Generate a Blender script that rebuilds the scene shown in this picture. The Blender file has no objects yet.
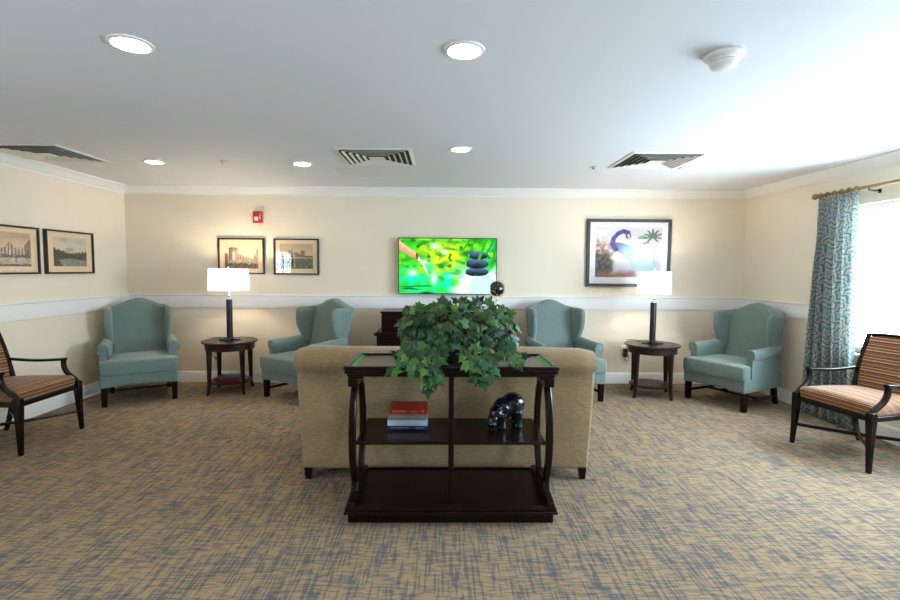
import bpy, bmesh, math, random
from math import sin, cos, pi, radians, sqrt, exp, atan2
from mathutils import Vector, Matrix, noise

C = bpy.context.scene.collection
SC = bpy.context.scene

# ------------------------------------------------------------------ camera
cam_data = bpy.data.cameras.new('camera')
cam_data.sensor_width = 36.0
cam_data.lens = 483.0 / 900.0 * 36.0
cam = bpy.data.objects.new('camera', cam_data)
C.objects.link(cam)
_p, _y, _r = 0.0631, -0.0141, 0.0066
_F = Vector((-sin(_y) * cos(_p), cos(_y) * cos(_p), -sin(_p)))
_R = Vector((cos(_y), sin(_y), 0))
_U = _R.cross(_F)
_R2 = _R * cos(_r) + _U * sin(_r)
_U2 = _U * cos(_r) - _R * sin(_r)
M = Matrix((_R2, _U2, -_F)).transposed().to_4x4()
M.translation = Vector((0, 0, 1.44))
cam.matrix_world = M
cam_data.clip_start = 0.05
SC.camera = cam

# ------------------------------------------------------------------ world, daylight, exposure
SC.view_settings.view_transform = 'Standard'
SC.view_settings.look = 'None'
SC.view_settings.gamma = 1.0
SC.view_settings.use_curve_mapping = False
SC.view_settings.exposure = 1.02
world = bpy.data.worlds.new('world')
SC.world = world
world.use_nodes = True
WN = world.node_tree.nodes
WN['Background'].inputs['Color'].default_value = (0.70, 0.85, 1.0, 1)
WN['Background'].inputs['Strength'].default_value = 15.0
# pale sky above, somewhat darker sunlit ground below the horizon
_tc = WN.new('ShaderNodeTexCoord')
_sp = WN.new('ShaderNodeSeparateXYZ')
_rp = WN.new('ShaderNodeValToRGB')
_ma = WN.new('ShaderNodeMath')
_ma.operation = 'MULTIPLY_ADD'
_ma.inputs[1].default_value = 0.5
_ma.inputs[2].default_value = 0.5
_rp.color_ramp.elements[0].position = 0.46
_rp.color_ramp.elements[0].color = (0.60, 0.75, 0.89, 1)
_rp.color_ramp.elements[1].position = 0.52
_rp.color_ramp.elements[1].color = (0.66, 0.84, 1.0, 1)
_wl = world.node_tree.links
_wl.new(_tc.outputs['Generated'], _sp.inputs[0])
_wl.new(_sp.outputs[2], _ma.inputs[0])
_wl.new(_ma.outputs[0], _rp.inputs['Fac'])
_wl.new(_rp.outputs['Color'], WN['Background'].inputs['Color'])

LAMP_TABLE = 12.5      # watts of each table lamp bulb
CAN_EMIT = 42.0        # emission of the recessed ceiling lamps
TV_EMIT = 0.80


def portal(name, loc, rot, sx, sy):
    d = bpy.data.lights.new(name, 'AREA')
    d.shape = 'RECTANGLE'
    d.size, d.size_y = sx, sy
    d.cycles.is_portal = True
    o = bpy.data.objects.new(name, d)
    o.location = loc
    o.rotation_euler = rot
    C.objects.link(o)


# room
XL, XR, YB, YF, ZC = -3.94, 3.80, 6.08, -6.5, 2.44
WZ0, WZ1 = 0.70, 2.055
RWIN = [(2.0, 4.52), (-1.9, -0.1)]
LWIN = [(-0.80, 0.65)]
for a, b in RWIN:
    portal('daylight_portal', (XR + 0.13, (a + b) / 2, (WZ0 + WZ1) / 2), (0, radians(90), 0), WZ1 - WZ0, b - a)
for a, b in LWIN:
    portal('daylight_portal', (XL - 0.13, (a + b) / 2, 1.3), (0, radians(-90), 0), 1.2, b - a)


# ------------------------------------------------------------------ helpers
def s2l(c):
    return tuple(((x / 12.92) if x <= 0.04045 else ((x + 0.055) / 1.055) ** 2.4) for x in c)


def rgb(r, g, b):
    return s2l((r / 255, g / 255, b / 255)) + (1,)


def mat(name, color, rough=0.5, metal=0.0, coat=0.0, spec=0.5, noise_amt=0.0, noise_scale=60, bump=0.0, sheen=0.0):
    m = bpy.data.materials.new(name)
    m.use_nodes = True
    nt = m.node_tree
    b = nt.nodes['Principled BSDF']
    b.inputs['Base Color'].default_value = color
    b.inputs['Roughness'].default_value = rough
    b.inputs['Metallic'].default_value = metal
    b.inputs['Coat Weight'].default_value = coat
    b.inputs['Specular IOR Level'].default_value = spec
    if sheen:
        b.inputs['Sheen Weight'].default_value = sheen
    if noise_amt or bump:
        tc = nt.nodes.new('ShaderNodeTexCoord')
        n = nt.nodes.new('ShaderNodeTexNoise')
        n.inputs['Scale'].default_value = noise_scale
        n.inputs['Detail'].default_value = 4
        nt.links.new(tc.outputs['Object'], n.inputs['Vector'])
        if noise_amt:
            r = nt.nodes.new('ShaderNodeValToRGB')
            r.color_ramp.elements[0].position = 0.3
            r.color_ramp.elements[1].position = 0.7
            r.color_ramp.elements[0].color = tuple(c * (1 - noise_amt) for c in color[:3]) + (1,)
            r.color_ramp.elements[1].color = tuple(min(1, c * (1 + noise_amt)) for c in color[:3]) + (1,)
            nt.links.new(n.outputs['Fac'], r.inputs['Fac'])
            nt.links.new(r.outputs['Color'], b.inputs['Base Color'])
        if bump:
            bp = nt.nodes.new('ShaderNodeBump')
            bp.inputs['Strength'].default_value = bump
            bp.inputs['Distance'].default_value = 0.002
            nt.links.new(n.outputs['Fac'], bp.inputs['Height'])
            nt.links.new(bp.outputs['Normal'], b.inputs['Normal'])
    return m


def emis(name, color, strength):
    m = bpy.data.materials.new(name)
    m.use_nodes = True
    b = m.node_tree.nodes['Principled BSDF']
    b.inputs['Base Color'].default_value = (0.8, 0.8, 0.8, 1)
    b.inputs['Emission Color'].default_value = color
    b.inputs['Emission Strength'].default_value = strength
    return m


class NT:
    """tiny node helper"""
    def __init__(s, m):
        s.nt = m.node_tree
        s.b = s.nt.nodes['Principled BSDF']

    def n(s, t, **k):
        nd = s.nt.nodes.new(t)
        for a, v in k.items():
            setattr(nd, a, v)
        return nd

    def l(s, a, b):
        s.nt.links.new(a, b)

    def math(s, op, a, b=None, c=None):
        nd = s.n('ShaderNodeMath', operation=op)
        for i, v in enumerate((a, b, c)):
            if v is None:
                continue
            if isinstance(v, (int, float)):
                nd.inputs[i].default_value = v
            else:
                s.l(v, nd.inputs[i])
        return nd.outputs[0]

    def mix(s, f, a, b, bt='MIX'):
        nd = s.n('ShaderNodeMix', data_type='RGBA', blend_type=bt)
        for i, v in ((0, f), (6, a), (7, b)):
            if isinstance(v, (int, float)):
                nd.inputs[i].default_value = v
            elif isinstance(v, tuple):
                nd.inputs[i].default_value = v
            else:
                s.l(v, nd.inputs[i])
        return nd.outputs[2]

    def comb(s, x, y, z):
        nd = s.n('ShaderNodeCombineXYZ')
        for i, v in enumerate((x, y, z)):
            if isinstance(v, (int, float)):
                nd.inputs[i].default_value = v
            else:
                s.l(v, nd.inputs[i])
        return nd.outputs[0]

    def noise(s, vec, scale, detail=2, rough=0.5):
        nd = s.n('ShaderNodeTexNoise')
        nd.inputs['Scale'].default_value = scale
        nd.inputs['Detail'].default_value = detail
        nd.inputs['Roughness'].default_value = rough
        s.l(vec, nd.inputs['Vector'])
        return nd.outputs['Fac']

    def xyz(s, kind='Object'):
        tc = s.n('ShaderNodeTexCoord')
        sp = s.n('ShaderNodeSeparateXYZ')
        s.l(tc.outputs[kind], sp.inputs[0])
        return sp.outputs[0], sp.outputs[1], sp.outputs[2], tc.outputs[kind]

    def bump(s, h, strength, dist=0.002):
        bp = s.n('ShaderNodeBump')
        bp.inputs['Strength'].default_value = strength
        bp.inputs['Distance'].default_value = dist
        s.l(h, bp.inputs['Height'])
        s.l(bp.outputs['Normal'], s.b.inputs['Normal'])

    def ramp(s, f, stops, const=False):
        r = s.n('ShaderNodeValToRGB')
        if const:
            r.color_ramp.interpolation = 'CONSTANT'
        e = r.color_ramp.elements
        while len(e) < len(stops):
            e.new(0.5)
        for i, (p, c) in enumerate(stops):
            e[i].position = p
            e[i].color = c
        s.l(f, r.inputs['Fac'])
        return r.outputs['Color']


# materials --------------------------------------------------------
WALL = mat('cream_wall_paint', rgb(231, 219, 197), 0.6, noise_amt=0.015, noise_scale=3, bump=0.05)
CEIL = mat('ceiling_paint', rgb(221, 223, 227), 0.75)
TRIM = mat('white_trim_paint', rgb(236, 234, 230), 0.35)
DARK = mat('espresso_wood', (0.0075, 0.0016, 0.0012, 1), 0.28, coat=0.04, spec=0.22, noise_amt=0.35, noise_scale=14)
DARK2 = mat('dark_chair_wood', (0.0060, 0.0024, 0.0018, 1), 0.25, coat=0.05, spec=0.25)
WALNUT = mat('walnut_table_wood', (0.022, 0.0065, 0.004, 1), 0.35, coat=0.08, spec=0.3, noise_amt=0.3, noise_scale=18)
BLACKM = mat('black_metal', (0.008, 0.010, 0.014, 1), 0.3)
CHROME = mat('chrome', (0.75, 0.75, 0.74, 1), 0.12, metal=1)
BRASS = mat('antique_brass', (0.30, 0.21, 0.09, 1), 0.32, metal=1)
GOLD = mat('gold', (0.75, 0.52, 0.22, 1), 0.25, metal=1)
WHITEP = mat('white_plastic', rgb(235, 233, 228), 0.4)
BLACKP = mat('black_plastic', (0.01, 0.01, 0.012, 1), 0.3)
VENTM = mat('vent_white_metal', rgb(225, 220, 208), 0.4)
VENTD = mat('vent_duct_dark', (0.02, 0.025, 0.03, 1), 0.8)
FRAME = mat('black_frame_wood', (0.010, 0.008, 0.007, 1), 0.35)
FRAMEG = mat('charcoal_frame_wood', (0.028, 0.026, 0.028, 1), 0.4)
MATB = mat('cream_mat_board', rgb(232, 205, 168), 0.8)
MATW = mat('white_mat_board', rgb(226, 226, 229), 0.8)
REDP = mat('red_plastic', rgb(190, 18, 35), 0.35)


def fabric(name, c1, c2, sc=900, rough=0.85, streak=0.0, axis='Z'):
    m = mat(name, c1, rough, sheen=0.25, spec=0.3)
    t = NT(m)
    x, y, z, v = t.xyz()
    a = t.noise(t.comb(t.math('MULTIPLY', x, 0.25), t.math('MULTIPLY', y, 0.25), z), sc / 2.4, 2)
    b = t.noise(t.comb(x, y, t.math('MULTIPLY', z, 0.25)), sc / 2.4, 2)
    f = t.math('MULTIPLY_ADD', t.math('ADD', a, b), 1.6, -1.1)
    big = t.noise(v, 9, 3)
    f2 = t.math('ADD', f, t.math('MULTIPLY_ADD', big, 0.4, -0.2))
    t.l(t.ramp(f2, [(0.0, c1), (1.0, c2)]), t.b.inputs['Base Color'])
    t.bump(f, 0.35, 0.0015)
    return m


TEAL = fabric('teal_chair_fabric', rgb(86, 105, 101), rgb(126, 143, 136))
TEALP = fabric('teal_piping_fabric', rgb(84, 114, 112), rgb(118, 146, 142))


def sofa_fabric():
    m = mat('beige_sofa_weave', rgb(176, 150, 108), 0.85, sheen=0.2, spec=0.3)
    t = NT(m)
    x, y, z, v = t.xyz()
    row = t.math('MULTIPLY', t.math('FLOOR', t.math('MULTIPLY', t.math('ADD', z, t.math('MULTIPLY', y, 0.6)), 250)), 7.31)
    n = t.noise(t.comb(t.math('MULTIPLY', x, 26), row, 0.0), 1.0, 2)
    n2 = t.noise(t.comb(t.math('MULTIPLY', x, 400), t.math('MULTIPLY', z, 400), y), 0.5, 1)
    f = t.math('ADD', t.math('MULTIPLY', n, 0.8), t.math('MULTIPLY', n2, 0.3))
    t.l(t.ramp(f, [(0.28, rgb(112, 91, 60)), (0.52, rgb(136, 113, 79)), (0.78, rgb(158, 134, 98))]), t.b.inputs['Base Color'])
    t.bump(f, 0.4, 0.0015)
    return m


SOFA = sofa_fabric()


def carpet_mat():
    m = mat('woven_pattern_carpet', rgb(150, 125, 90), 0.95, spec=0.15)
    t = NT(m)
    x, y, z, v = t.xyz()
    # strands running along x
    def strands(u, w, per, ln, seed, lo, hi):
        row = t.math('FLOOR', t.math('MULTIPLY', w, 1 / per))
        vec = t.comb(t.math('MULTIPLY', u, 1 / ln), t.math('MULTIPLY_ADD', row, 5.37, seed), 0.0)
        n = t.noise(vec, 1.0, 1, 0.5)
        mr = t.n('ShaderNodeMapRange')
        mr.inputs[1].default_value = lo
        mr.inputs[2].default_value = hi
        t.l(n, mr.inputs[0])
        return mr.outputs[0]
    big = t.noise(v, 1.6, 2)
    a = strands(x, y, 0.0085, 0.10, 3.3, 0.47, 0.58)
    b = strands(y, x, 0.0090, 0.22, 91.7, 0.50, 0.60)
    c = strands(y, x, 0.021, 0.50, 41.7, 0.55, 0.66)
    d = strands(x, y, 0.019, 0.34, 141.7, 0.56, 0.68)
    f = t.math('ADD', t.math('MULTIPLY', t.math('ADD', a, b), 0.58), t.math('MULTIPLY', t.math('ADD', c, d), 0.15))
    f = t.math('MULTIPLY', f, t.math('MULTIPLY_ADD', big, 0.4, 0.85))
    tone = t.noise(v, 55, 3)
    tan = t.mix(tone, rgb(172, 144, 106), rgb(155, 131, 100))
    blue = t.mix(tone, rgb(86, 89, 92), rgb(104, 103, 102))
    t.l(t.mix(f, tan, blue), t.b.inputs['Base Color'])
    fine = t.noise(v, 700, 2)
    t.bump(t.math('ADD', t.math('MULTIPLY', fine, 0.6), t.math('MULTIPLY', f, -0.5)), 0.6, 0.003)
    return m


CARPET = carpet_mat()

STRIPES = [tuple(q * 0.72 for q in c[:3]) + (1,) for c in [rgb(150, 82, 40), rgb(92, 40, 26), rgb(196, 150, 88), rgb(60, 36, 34), rgb(170, 104, 52), rgb(110, 84, 72), rgb(128, 44, 30),
           rgb(206, 168, 110), rgb(78, 62, 74), rgb(166, 94, 44), rgb(200, 160, 104), rgb(70, 36, 28)]]


def stripe_mat(name, use_z):
    m = mat(name, rgb(150, 90, 50), 0.8, sheen=0.15, spec=0.3)
    t = NT(m)
    x, y, z, v = t.xyz()
    w = z if use_z else t.math('ADD', y, z)
    f = t.math('FRACT', t.math('MULTIPLY', w, 1 / 0.082))
    N = len(STRIPES)
    rng = random.Random(4)
    pos, p = [], 0
    for i in range(N):
        pos.append(p)
        p += rng.uniform(0.6, 1.4)
    pos = [q / p for q in pos]
    t.l(t.ramp(f, list(zip(pos, STRIPES)), True), t.b.inputs['Base Color'])
    n = t.noise(v, 350, 2)
    t.bump(n, 0.3, 0.0015)
    return m


STRIPE_SEAT = stripe_mat('striped_seat_fabric', False)
STRIPE_BACK = stripe_mat('striped_back_fabric', True)


def curtain_mat():
    m = mat('teal_damask_curtain', rgb(190, 170, 150), 0.8, spec=0.2)
    t = NT(m)
    uv = t.n('ShaderNodeTexCoord').outputs['UV']
    sp = t.n('ShaderNodeSeparateXYZ')
    t.l(uv, sp.inputs[0])
    u, v = sp.outputs[0], sp.outputs[1]
    wob = t.math('MULTIPLY_ADD', t.noise(t.comb(u, v, 0.0), 38, 2), 1.6, -0.8)
    # ogee lattice and medallions, in metres
    uu = t.math('MULTIPLY', u, 1 / 0.13)
    cl = t.math('FLOOR', uu)
    vv = t.math('ADD', t.math('MULTIPLY', v, 1 / 0.19), t.math('MULTIPLY', cl, 0.5))
    px = t.math('MULTIPLY', t.math('SUBTRACT', t.math('FRACT', uu), 0.5), 0.13)
    py = t.math('MULTIPLY', t.math('SUBTRACT', t.math('FRACT', vv), 0.5), 0.15)
    rr = t.math('SQRT', t.math('ADD', t.math('MULTIPLY', px, px), t.math('MULTIPLY', py, py)))
    th = t.math('ARCTAN2', py, px)
    pet = t.math('SINE', t.math('MULTIPLY', th, 6.0))
    f = t.math('SINE', t.math('ADD', t.math('MULTIPLY', rr, 190.0), t.math('MULTIPLY', pet, 1.6)))
    f = t.math('ADD', f, t.math('MULTIPLY', t.math('SINE', t.math('MULTIPLY_ADD', th, 12.0, t.math('MULTIPLY', rr, 260.0))), 0.6))
    f = t.math('ADD', f, t.math('MULTIPLY', wob, 0.9))
    col = t.ramp(t.math('MULTIPLY_ADD', f, 0.4, 0.5), [(0.36, rgb(212, 198, 182)), (0.58, rgb(136, 174, 180)), (0.98, rgb(92, 142, 155))])
    t.l(col, t.b.inputs['Base Color'])
    tr = t.n('ShaderNodeBsdfTranslucent')
    t.l(col, tr.inputs['Color'])
    mx = t.n('ShaderNodeMixShader')
    mx.inputs[0].default_value = 0.62
    t.l(t.b.outputs[0], mx.inputs[1])
    t.l(tr.outputs[0], mx.inputs[2])
    t.l(mx.outputs[0], t.nt.nodes['Material Output'].inputs[0])
    return m


CURTAIN = curtain_mat()


def glass_mat(name, tint=(1, 1, 1, 1), refl=1.0):
    m = bpy.data.materials.new(name)
    m.use_nodes = True
    nt = m.node_tree
    nt.nodes.remove(nt.nodes['Principled BSDF'])
    tr = nt.nodes.new('ShaderNodeBsdfTransparent')
    tr.inputs[0].default_value = tint
    gl = nt.nodes.new('ShaderNodeBsdfGlossy')
    gl.inputs['Roughness'].default_value = 0.02
    g = nt.nodes.new('ShaderNodeNewGeometry')
    dt = nt.nodes.new('ShaderNodeVectorMath')
    dt.operation = 'DOT_PRODUCT'
    nt.links.new(g.outputs['Normal'], dt.inputs[0])
    nt.links.new(g.outputs['Incoming'], dt.inputs[1])
    prev = dt.outputs['Value']
    for op, v in (('ABSOLUTE', None), ('SUBTRACT', 1.0), ('POWER', 5.0), ('MULTIPLY_ADD', 0.96)):
        mm = nt.nodes.new('ShaderNodeMath')
        mm.operation = op
        if op == 'SUBTRACT':
            mm.inputs[0].default_value = v
            nt.links.new(prev, mm.inputs[1])
        else:
            nt.links.new(prev, mm.inputs[0])
            if v is not None:
                mm.inputs[1].default_value = v
            if op == 'MULTIPLY_ADD':
                mm.inputs[2].default_value = 0.04
                mm.inputs[1].default_value *= refl
                mm.inputs[2].default_value *= refl
        prev = mm.outputs[0]
    mx = nt.nodes.new('ShaderNodeMixShader')
    nt.links.new(mm.outputs[0], mx.inputs[0])
    nt.links.new(tr.outputs[0], mx.inputs[1])
    nt.links.new(gl.outputs[0], mx.inputs[2])
    nt.links.new(mx.outputs[0], nt.nodes['Material Output'].inputs[0])
    return m


GLASS = glass_mat('clear_glass')
SOFTGLASS = glass_mat('low_reflection_glass', refl=0.12)


def shade_mat():
    m = mat('white_linen_shade', (0.84, 0.85, 0.88, 1), 0.8)
    t = NT(m)
    tr = t.n('ShaderNodeBsdfTranslucent')
    tr.inputs['Color'].default_value = (0.88, 0.90, 0.96, 1)
    mx = t.n('ShaderNodeMixShader')
    mx.inputs[0].default_value = 0.6
    t.l(t.b.outputs[0], mx.inputs[1])
    t.l(tr.outputs[0], mx.inputs[2])
    t.l(mx.outputs[0], t.nt.nodes['Material Output'].inputs[0])
    return m


SHADE = shade_mat()


def leaf_mat():
    m = mat('ivy_leaf', rgb(50, 110, 40), 0.42, spec=0.4)
    t = NT(m)
    g = t.n('ShaderNodeNewGeometry')
    t.l(t.ramp(g.outputs['Random Per Island'], [(0.0, rgb(8, 34, 15)), (0.35, rgb(18, 58, 23)), (0.62, rgb(36, 82, 28)),
        (0.85, rgb(76, 116, 42)), (1.0, rgb(20, 78, 54))]), t.b.inputs['Base Color'])
    return m


LEAF = leaf_mat()
STEM = mat('vine_stem', rgb(78, 70, 36), 0.7)


def paint_mat(name, emit=0.0, rough=0.6):
    m = mat(name, (0.5, 0.5, 0.5, 1), rough)
    t = NT(m)
    a = t.n('ShaderNodeAttribute', attribute_name='Col')
    if emit:
        t.b.inputs['Base Color'].default_value = (0.01, 0.01, 0.01, 1)
        t.b.inputs['Roughness'].default_value = 0.15
        t.l(a.outputs['Color'], t.b.inputs['Emission Color'])
        t.b.inputs['Emission Strength'].default_value = emit
    else:
        t.l(a.outputs['Color'], t.b.inputs['Base Color'])
    return m


PRINTM = paint_mat('printed_paper')
SCREENM = paint_mat('lit_screen', TV_EMIT)


# mesh helpers -----------------------------------------------------
def BM():
    return bmesh.new()


def obj(name, bm, m, parent=None, bev=0, smooth=True, ang=35, loc=None, seg=2):
    me = bpy.data.meshes.new(name)
    bmesh.ops.recalc_face_normals(bm, faces=bm.faces)
    bm.to_mesh(me)
    bm.free()
    if smooth:
        me.shade_smooth()
        me.set_sharp_from_angle(angle=radians(ang))
    me.materials.append(m)
    o = bpy.data.objects.new(name, me)
    C.objects.link(o)
    if parent:
        o.parent = parent
    if loc:
        o.location = loc
    if bev:
        b = o.modifiers.new('bevel', 'BEVEL')
        b.width = bev
        b.segments = seg
        b.limit_method = 'ANGLE'
        b.angle_limit = radians(40)
    return o


def tag(o, label, cat, group=None, kind=None):
    if label:
        o['label'] = label
    if cat:
        o['category'] = cat
    if group:
        o['group'] = group
    if kind:
        o['kind'] = kind
    return o


def thing(name, label, cat, loc=(0, 0, 0), rotz=0.0, group=None):
    o = bpy.data.objects.new(name, None)
    o.empty_display_size = 0.1
    C.objects.link(o)
    o.location = loc
    o.rotation_euler = (0, 0, rotz)
    return tag(o, label, cat, group)


def struct(name, bm, m, **k):
    o = obj(name, bm, m, **k)
    o['kind'] = 'structure'
    return o


def dup(root, loc, rotz, label, group=None):
    r = root.copy()
    C.objects.link(r)
    r.location = loc
    r.rotation_euler = (0, 0, rotz)
    r['label'] = label
    if group:
        r['group'] = group
    for ch in list(root.children):
        c = ch.copy()
        C.objects.link(c)
        c.parent = r
        for g in list(ch.children):
            d = g.copy()
            C.objects.link(d)
            d.parent = c
    return r


def box(bm, x0, x1, y0, y1, z0, z1):
    v = [bm.verts.new((x, y, z)) for z in (z0, z1) for y in (y0, y1) for x in (x0, x1)]
    for f in ((0, 2, 3, 1), (4, 5, 7, 6), (0, 1, 5, 4), (2, 6, 7, 3), (0, 4, 6, 2), (1, 3, 7, 5)):
        bm.faces.new([v[i] for i in f])
    return v


def prism(bm, poly, a, b, plane='XZ'):
    """poly extruded from a to b along the axis missing from `plane`"""
    def P(p, t):
        if plane == 'XZ':
            return (p[0], t, p[1])
        if plane == 'YZ':
            return (t, p[0], p[1])
        return (p[0], p[1], t)
    A = [bm.verts.new(P(p, a)) for p in poly]
    B = [bm.verts.new(P(p, b)) for p in poly]
    n = len(poly)
    bm.faces.new(A)
    bm.faces.new(B[::-1])
    for i in range(n):
        bm.faces.new((A[i], A[(i + 1) % n], B[(i + 1) % n], B[i]))


def loft(bm, rings, cap=True, close=False):
    R = [[bm.verts.new(p) for p in r] for r in rings]
    n = len(R[0])
    m = len(R)
    for i in range(m if close else m - 1):
        a, b = R[i], R[(i + 1) % m]
        for j in range(n):
            bm.faces.new((a[j], a[(j + 1) % n], b[(j + 1) % n], b[j]))
    if cap and not close:
        bm.faces.new(R[0][::-1])
        bm.faces.new(R[-1])
    return R


def lathe(bm, prof, n=32, c=(0, 0, 0), ex=1.0, ey=1.0):
    rings = []
    for r, z in prof:
        rings.append([(c[0] + max(r, 1e-5) * cos(2 * pi * i / n) * ex, c[1] + max(r, 1e-5) * sin(2 * pi * i / n) * ey, c[2] + z) for i in range(n)])
    loft(bm, rings)


def smoothpath(pts, n=6):
    """Catmull-Rom through pts (any dimension)"""
    out = []
    P = [Vector(p) for p in pts]
    for i in range(len(P) - 1):
        p0 = P[max(i - 1, 0)]
        p1, p2 = P[i], P[i + 1]
        p3 = P[min(i + 2, len(P) - 1)]
        for k in range(n):
            t = k / n
            out.append(0.5 * ((2 * p1) + (p2 - p0) * t + (2 * p0 - 5 * p1 + 4 * p2 - p3) * t * t + (3 * p1 - p0 - 3 * p2 + p3) * t ** 3))
    out.append(P[-1])
    return out


def tube(bm, pts, r, n=8, w=None, up=(0, 0, 1), close=False):
    """r radius or list; w: if given, section is a rounded rectangle with half sizes (r, w)"""
    P = [Vector(p) for p in pts]
    m = len(P)
    rings = []
    upv = Vector(up)
    for i, p in enumerate(P):
        if close:
            d = (P[(i + 1) % m] - P[i - 1]).normalized()
        else:
            d = (P[min(i + 1, m - 1)] - P[max(i - 1, 0)]).normalized()
        s = d.cross(upv)
        if s.length < 1e-3:
            s = d.cross(Vector((1, 0, 0)))
        s.normalize()
        t = s.cross(d).normalized()
        ra = r[i] if isinstance(r, (list, tuple)) else r
        rb = ra if w is None else (w[i] if isinstance(w, (list, tuple)) else w)
        ring = []
        for k in range(n):
            a = 2 * pi * (k + 0.5) / n
            if w is None:
                ca, sa = cos(a), sin(a)
            else:
                ca = abs(cos(a)) ** 0.45 * (1 if cos(a) > 0 else -1)
                sa = abs(sin(a)) ** 0.45 * (1 if sin(a) > 0 else -1)
            ring.append(p + s * ra * ca + t * rb * sa)
        rings.append(ring)
    loft(bm, rings, close=close)


def rbox(bm, size, r, seg=(4, 4, 4), fn=None, c=(0, 0, 0)):
    """rounded box, subdivided, deformed by fn(x,y,z)->(x,y,z)"""
    h = [s / 2 for s in size]
    ax = []
    for k in range(3):
        inner = h[k] - r
        pts = [-h[k], -h[k] + 0.586 * r, -h[k] + r]
        n = seg[k]
        for i in range(1, n):
            pts.append(-inner + 2 * inner * i / n)
        pts += [h[k] - r, h[k] - 0.586 * r, h[k]]
        ax.append(pts)
    nx, ny, nz = (len(a) - 1 for a in ax)
    V = {}

    def vert(i, j, k):
        key = (i, j, k)
        if key in V:
            return V[key]
        p = Vector((ax[0][i], ax[1][j], ax[2][k]))
        q = Vector([max(-(h[a] - r), min(h[a] - r, p[a])) for a in range(3)])
        d = p - q
        if d.length > 1e-9:
            p = q + d.normalized() * r
        p = p + Vector(c)
        if fn:
            p = Vector(fn(*p))
        V[key] = bm.verts.new(p)
        return V[key]
    for i in range(nx):
        for j in range(ny):
            for k in (0, nz):
                bm.faces.new((vert(i, j, k), vert(i + 1, j, k), vert(i + 1, j + 1, k), vert(i, j + 1, k)))
    for i in range(nx):
        for k in range(nz):
            for j in (0, ny):
                bm.faces.new((vert(i, j, k), vert(i + 1, j, k), vert(i + 1, j, k + 1), vert(i, j, k + 1)))
    for j in range(ny):
        for k in range(nz):
            for i in (0, nx):
                bm.faces.new((vert(i, j, k), vert(i, j + 1, k), vert(i, j + 1, k + 1), vert(i, j, k + 1)))


def sst(a, b, x):
    t = max(0, min(1, (x - a) / (b - a)))
    return t * t * (3 - 2 * t)


# ------------------------------------------------------------------ room shell
T = 0.15
bm = BM()
v = [bm.verts.new(p) for p in ((XL - T, YF - T, 0), (XR + T, YF - T, 0), (XR + T, YB + T, 0), (XL - T, YB + T, 0))]
box(bm, XL - T, XR + T, YF - T, YB + T, -0.1, 0)
for q in v:
    bm.verts.remove(q)
struct('floor', bm, CARPET, smooth=False)
bm = BM()
box(bm, XL - T, XR + T, YF - T, YB + T, ZC, ZC + 0.1)
struct('ceiling', bm, CEIL, smooth=False)
bm = BM()
box(bm, XL - T, XR + T, YB, YB + T, 0, ZC)
struct('wall_back', bm, WALL, smooth=False)
bm = BM()
box(bm, XL - T, XR + T, YF - T, YF, 0, ZC)
struct('wall_front', bm, WALL, smooth=False)


def side_wall(name, x0, x1, wins, z0, z1):
    bm = BM()
    y = YF
    for a, b in sorted(wins):
        box(bm, x0, x1, y, a, 0, ZC)
        box(bm, x0, x1, a, b, 0, z0)
        box(bm, x0, x1, a, b, z1, ZC)
        y = b
    box(bm, x0, x1, y, YB, 0, ZC)
    struct(name, bm, WALL, smooth=False)


side_wall('wall_right', XR, XR + T, RWIN, WZ0, WZ1)
side_wall('wall_left', XL - T, XL, LWIN, 0.70, 1.90)

# trims: crown, chair rail, baseboard; profile given as (offset from wall, z)
CROWN = [(0, ZC), (0.095, ZC), (0.095, ZC - 0.012), (0.080, ZC - 0.02), (0.062, ZC - 0.030), (0.040, ZC - 0.055), (0.022, ZC - 0.078),
         (0.012, ZC - 0.084), (0.012, ZC - 0.098), (0, ZC - 0.098)]
RAIL = [(0, 0.945), (0.016, 0.945), (0.018, 0.952), (0.018, 1.090), (0.030, 1.096), (0.030, 1.110), (0, 1.110)]
BASE = [(0, 0), (0.016, 0), (0.016, 0.120), (0.010, 0.134), (0, 0.138)]


def trim_run(name, prof, wall, a, b):
    bm = BM()
    if wall == 'back':
        prism(bm, [(YB - o, z) for o, z in prof], a, b, 'YZ')
    elif wall == 'front':
        prism(bm, [(YF + o, z) for o, z in prof], a, b, 'YZ')
    elif wall == 'left':
        prism(bm, [(XL + o, z) for o, z in prof], a, b, 'XZ')
    else:
        prism(bm, [(XR - o, z) for o, z in prof], a, b, 'XZ')
    struct(name, bm, TRIM, smooth=True, ang=50)


trim_run('trim_1', CROWN, 'back', XL, XR)
trim_run('trim_2', CROWN, 'left', YF, YB)
trim_run('trim_3', CROWN, 'right', YF, YB)
trim_run('trim_4', CROWN, 'front', XL, XR)
trim_run('trim_5', RAIL, 'back', XL, XR)
trim_run('trim_6', RAIL, 'left', 0.74, YB)
trim_run('trim_7', RAIL, 'right', 4.58, YB)
trim_run('baseboard_back', BASE, 'back', XL, XR)
trim_run('baseboard_left', BASE, 'left', YF, YB)
trim_run('baseboard_right', BASE, 'right', YF, YB)
trim_run('baseboard_front', BASE, 'front', XL, XR)


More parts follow.
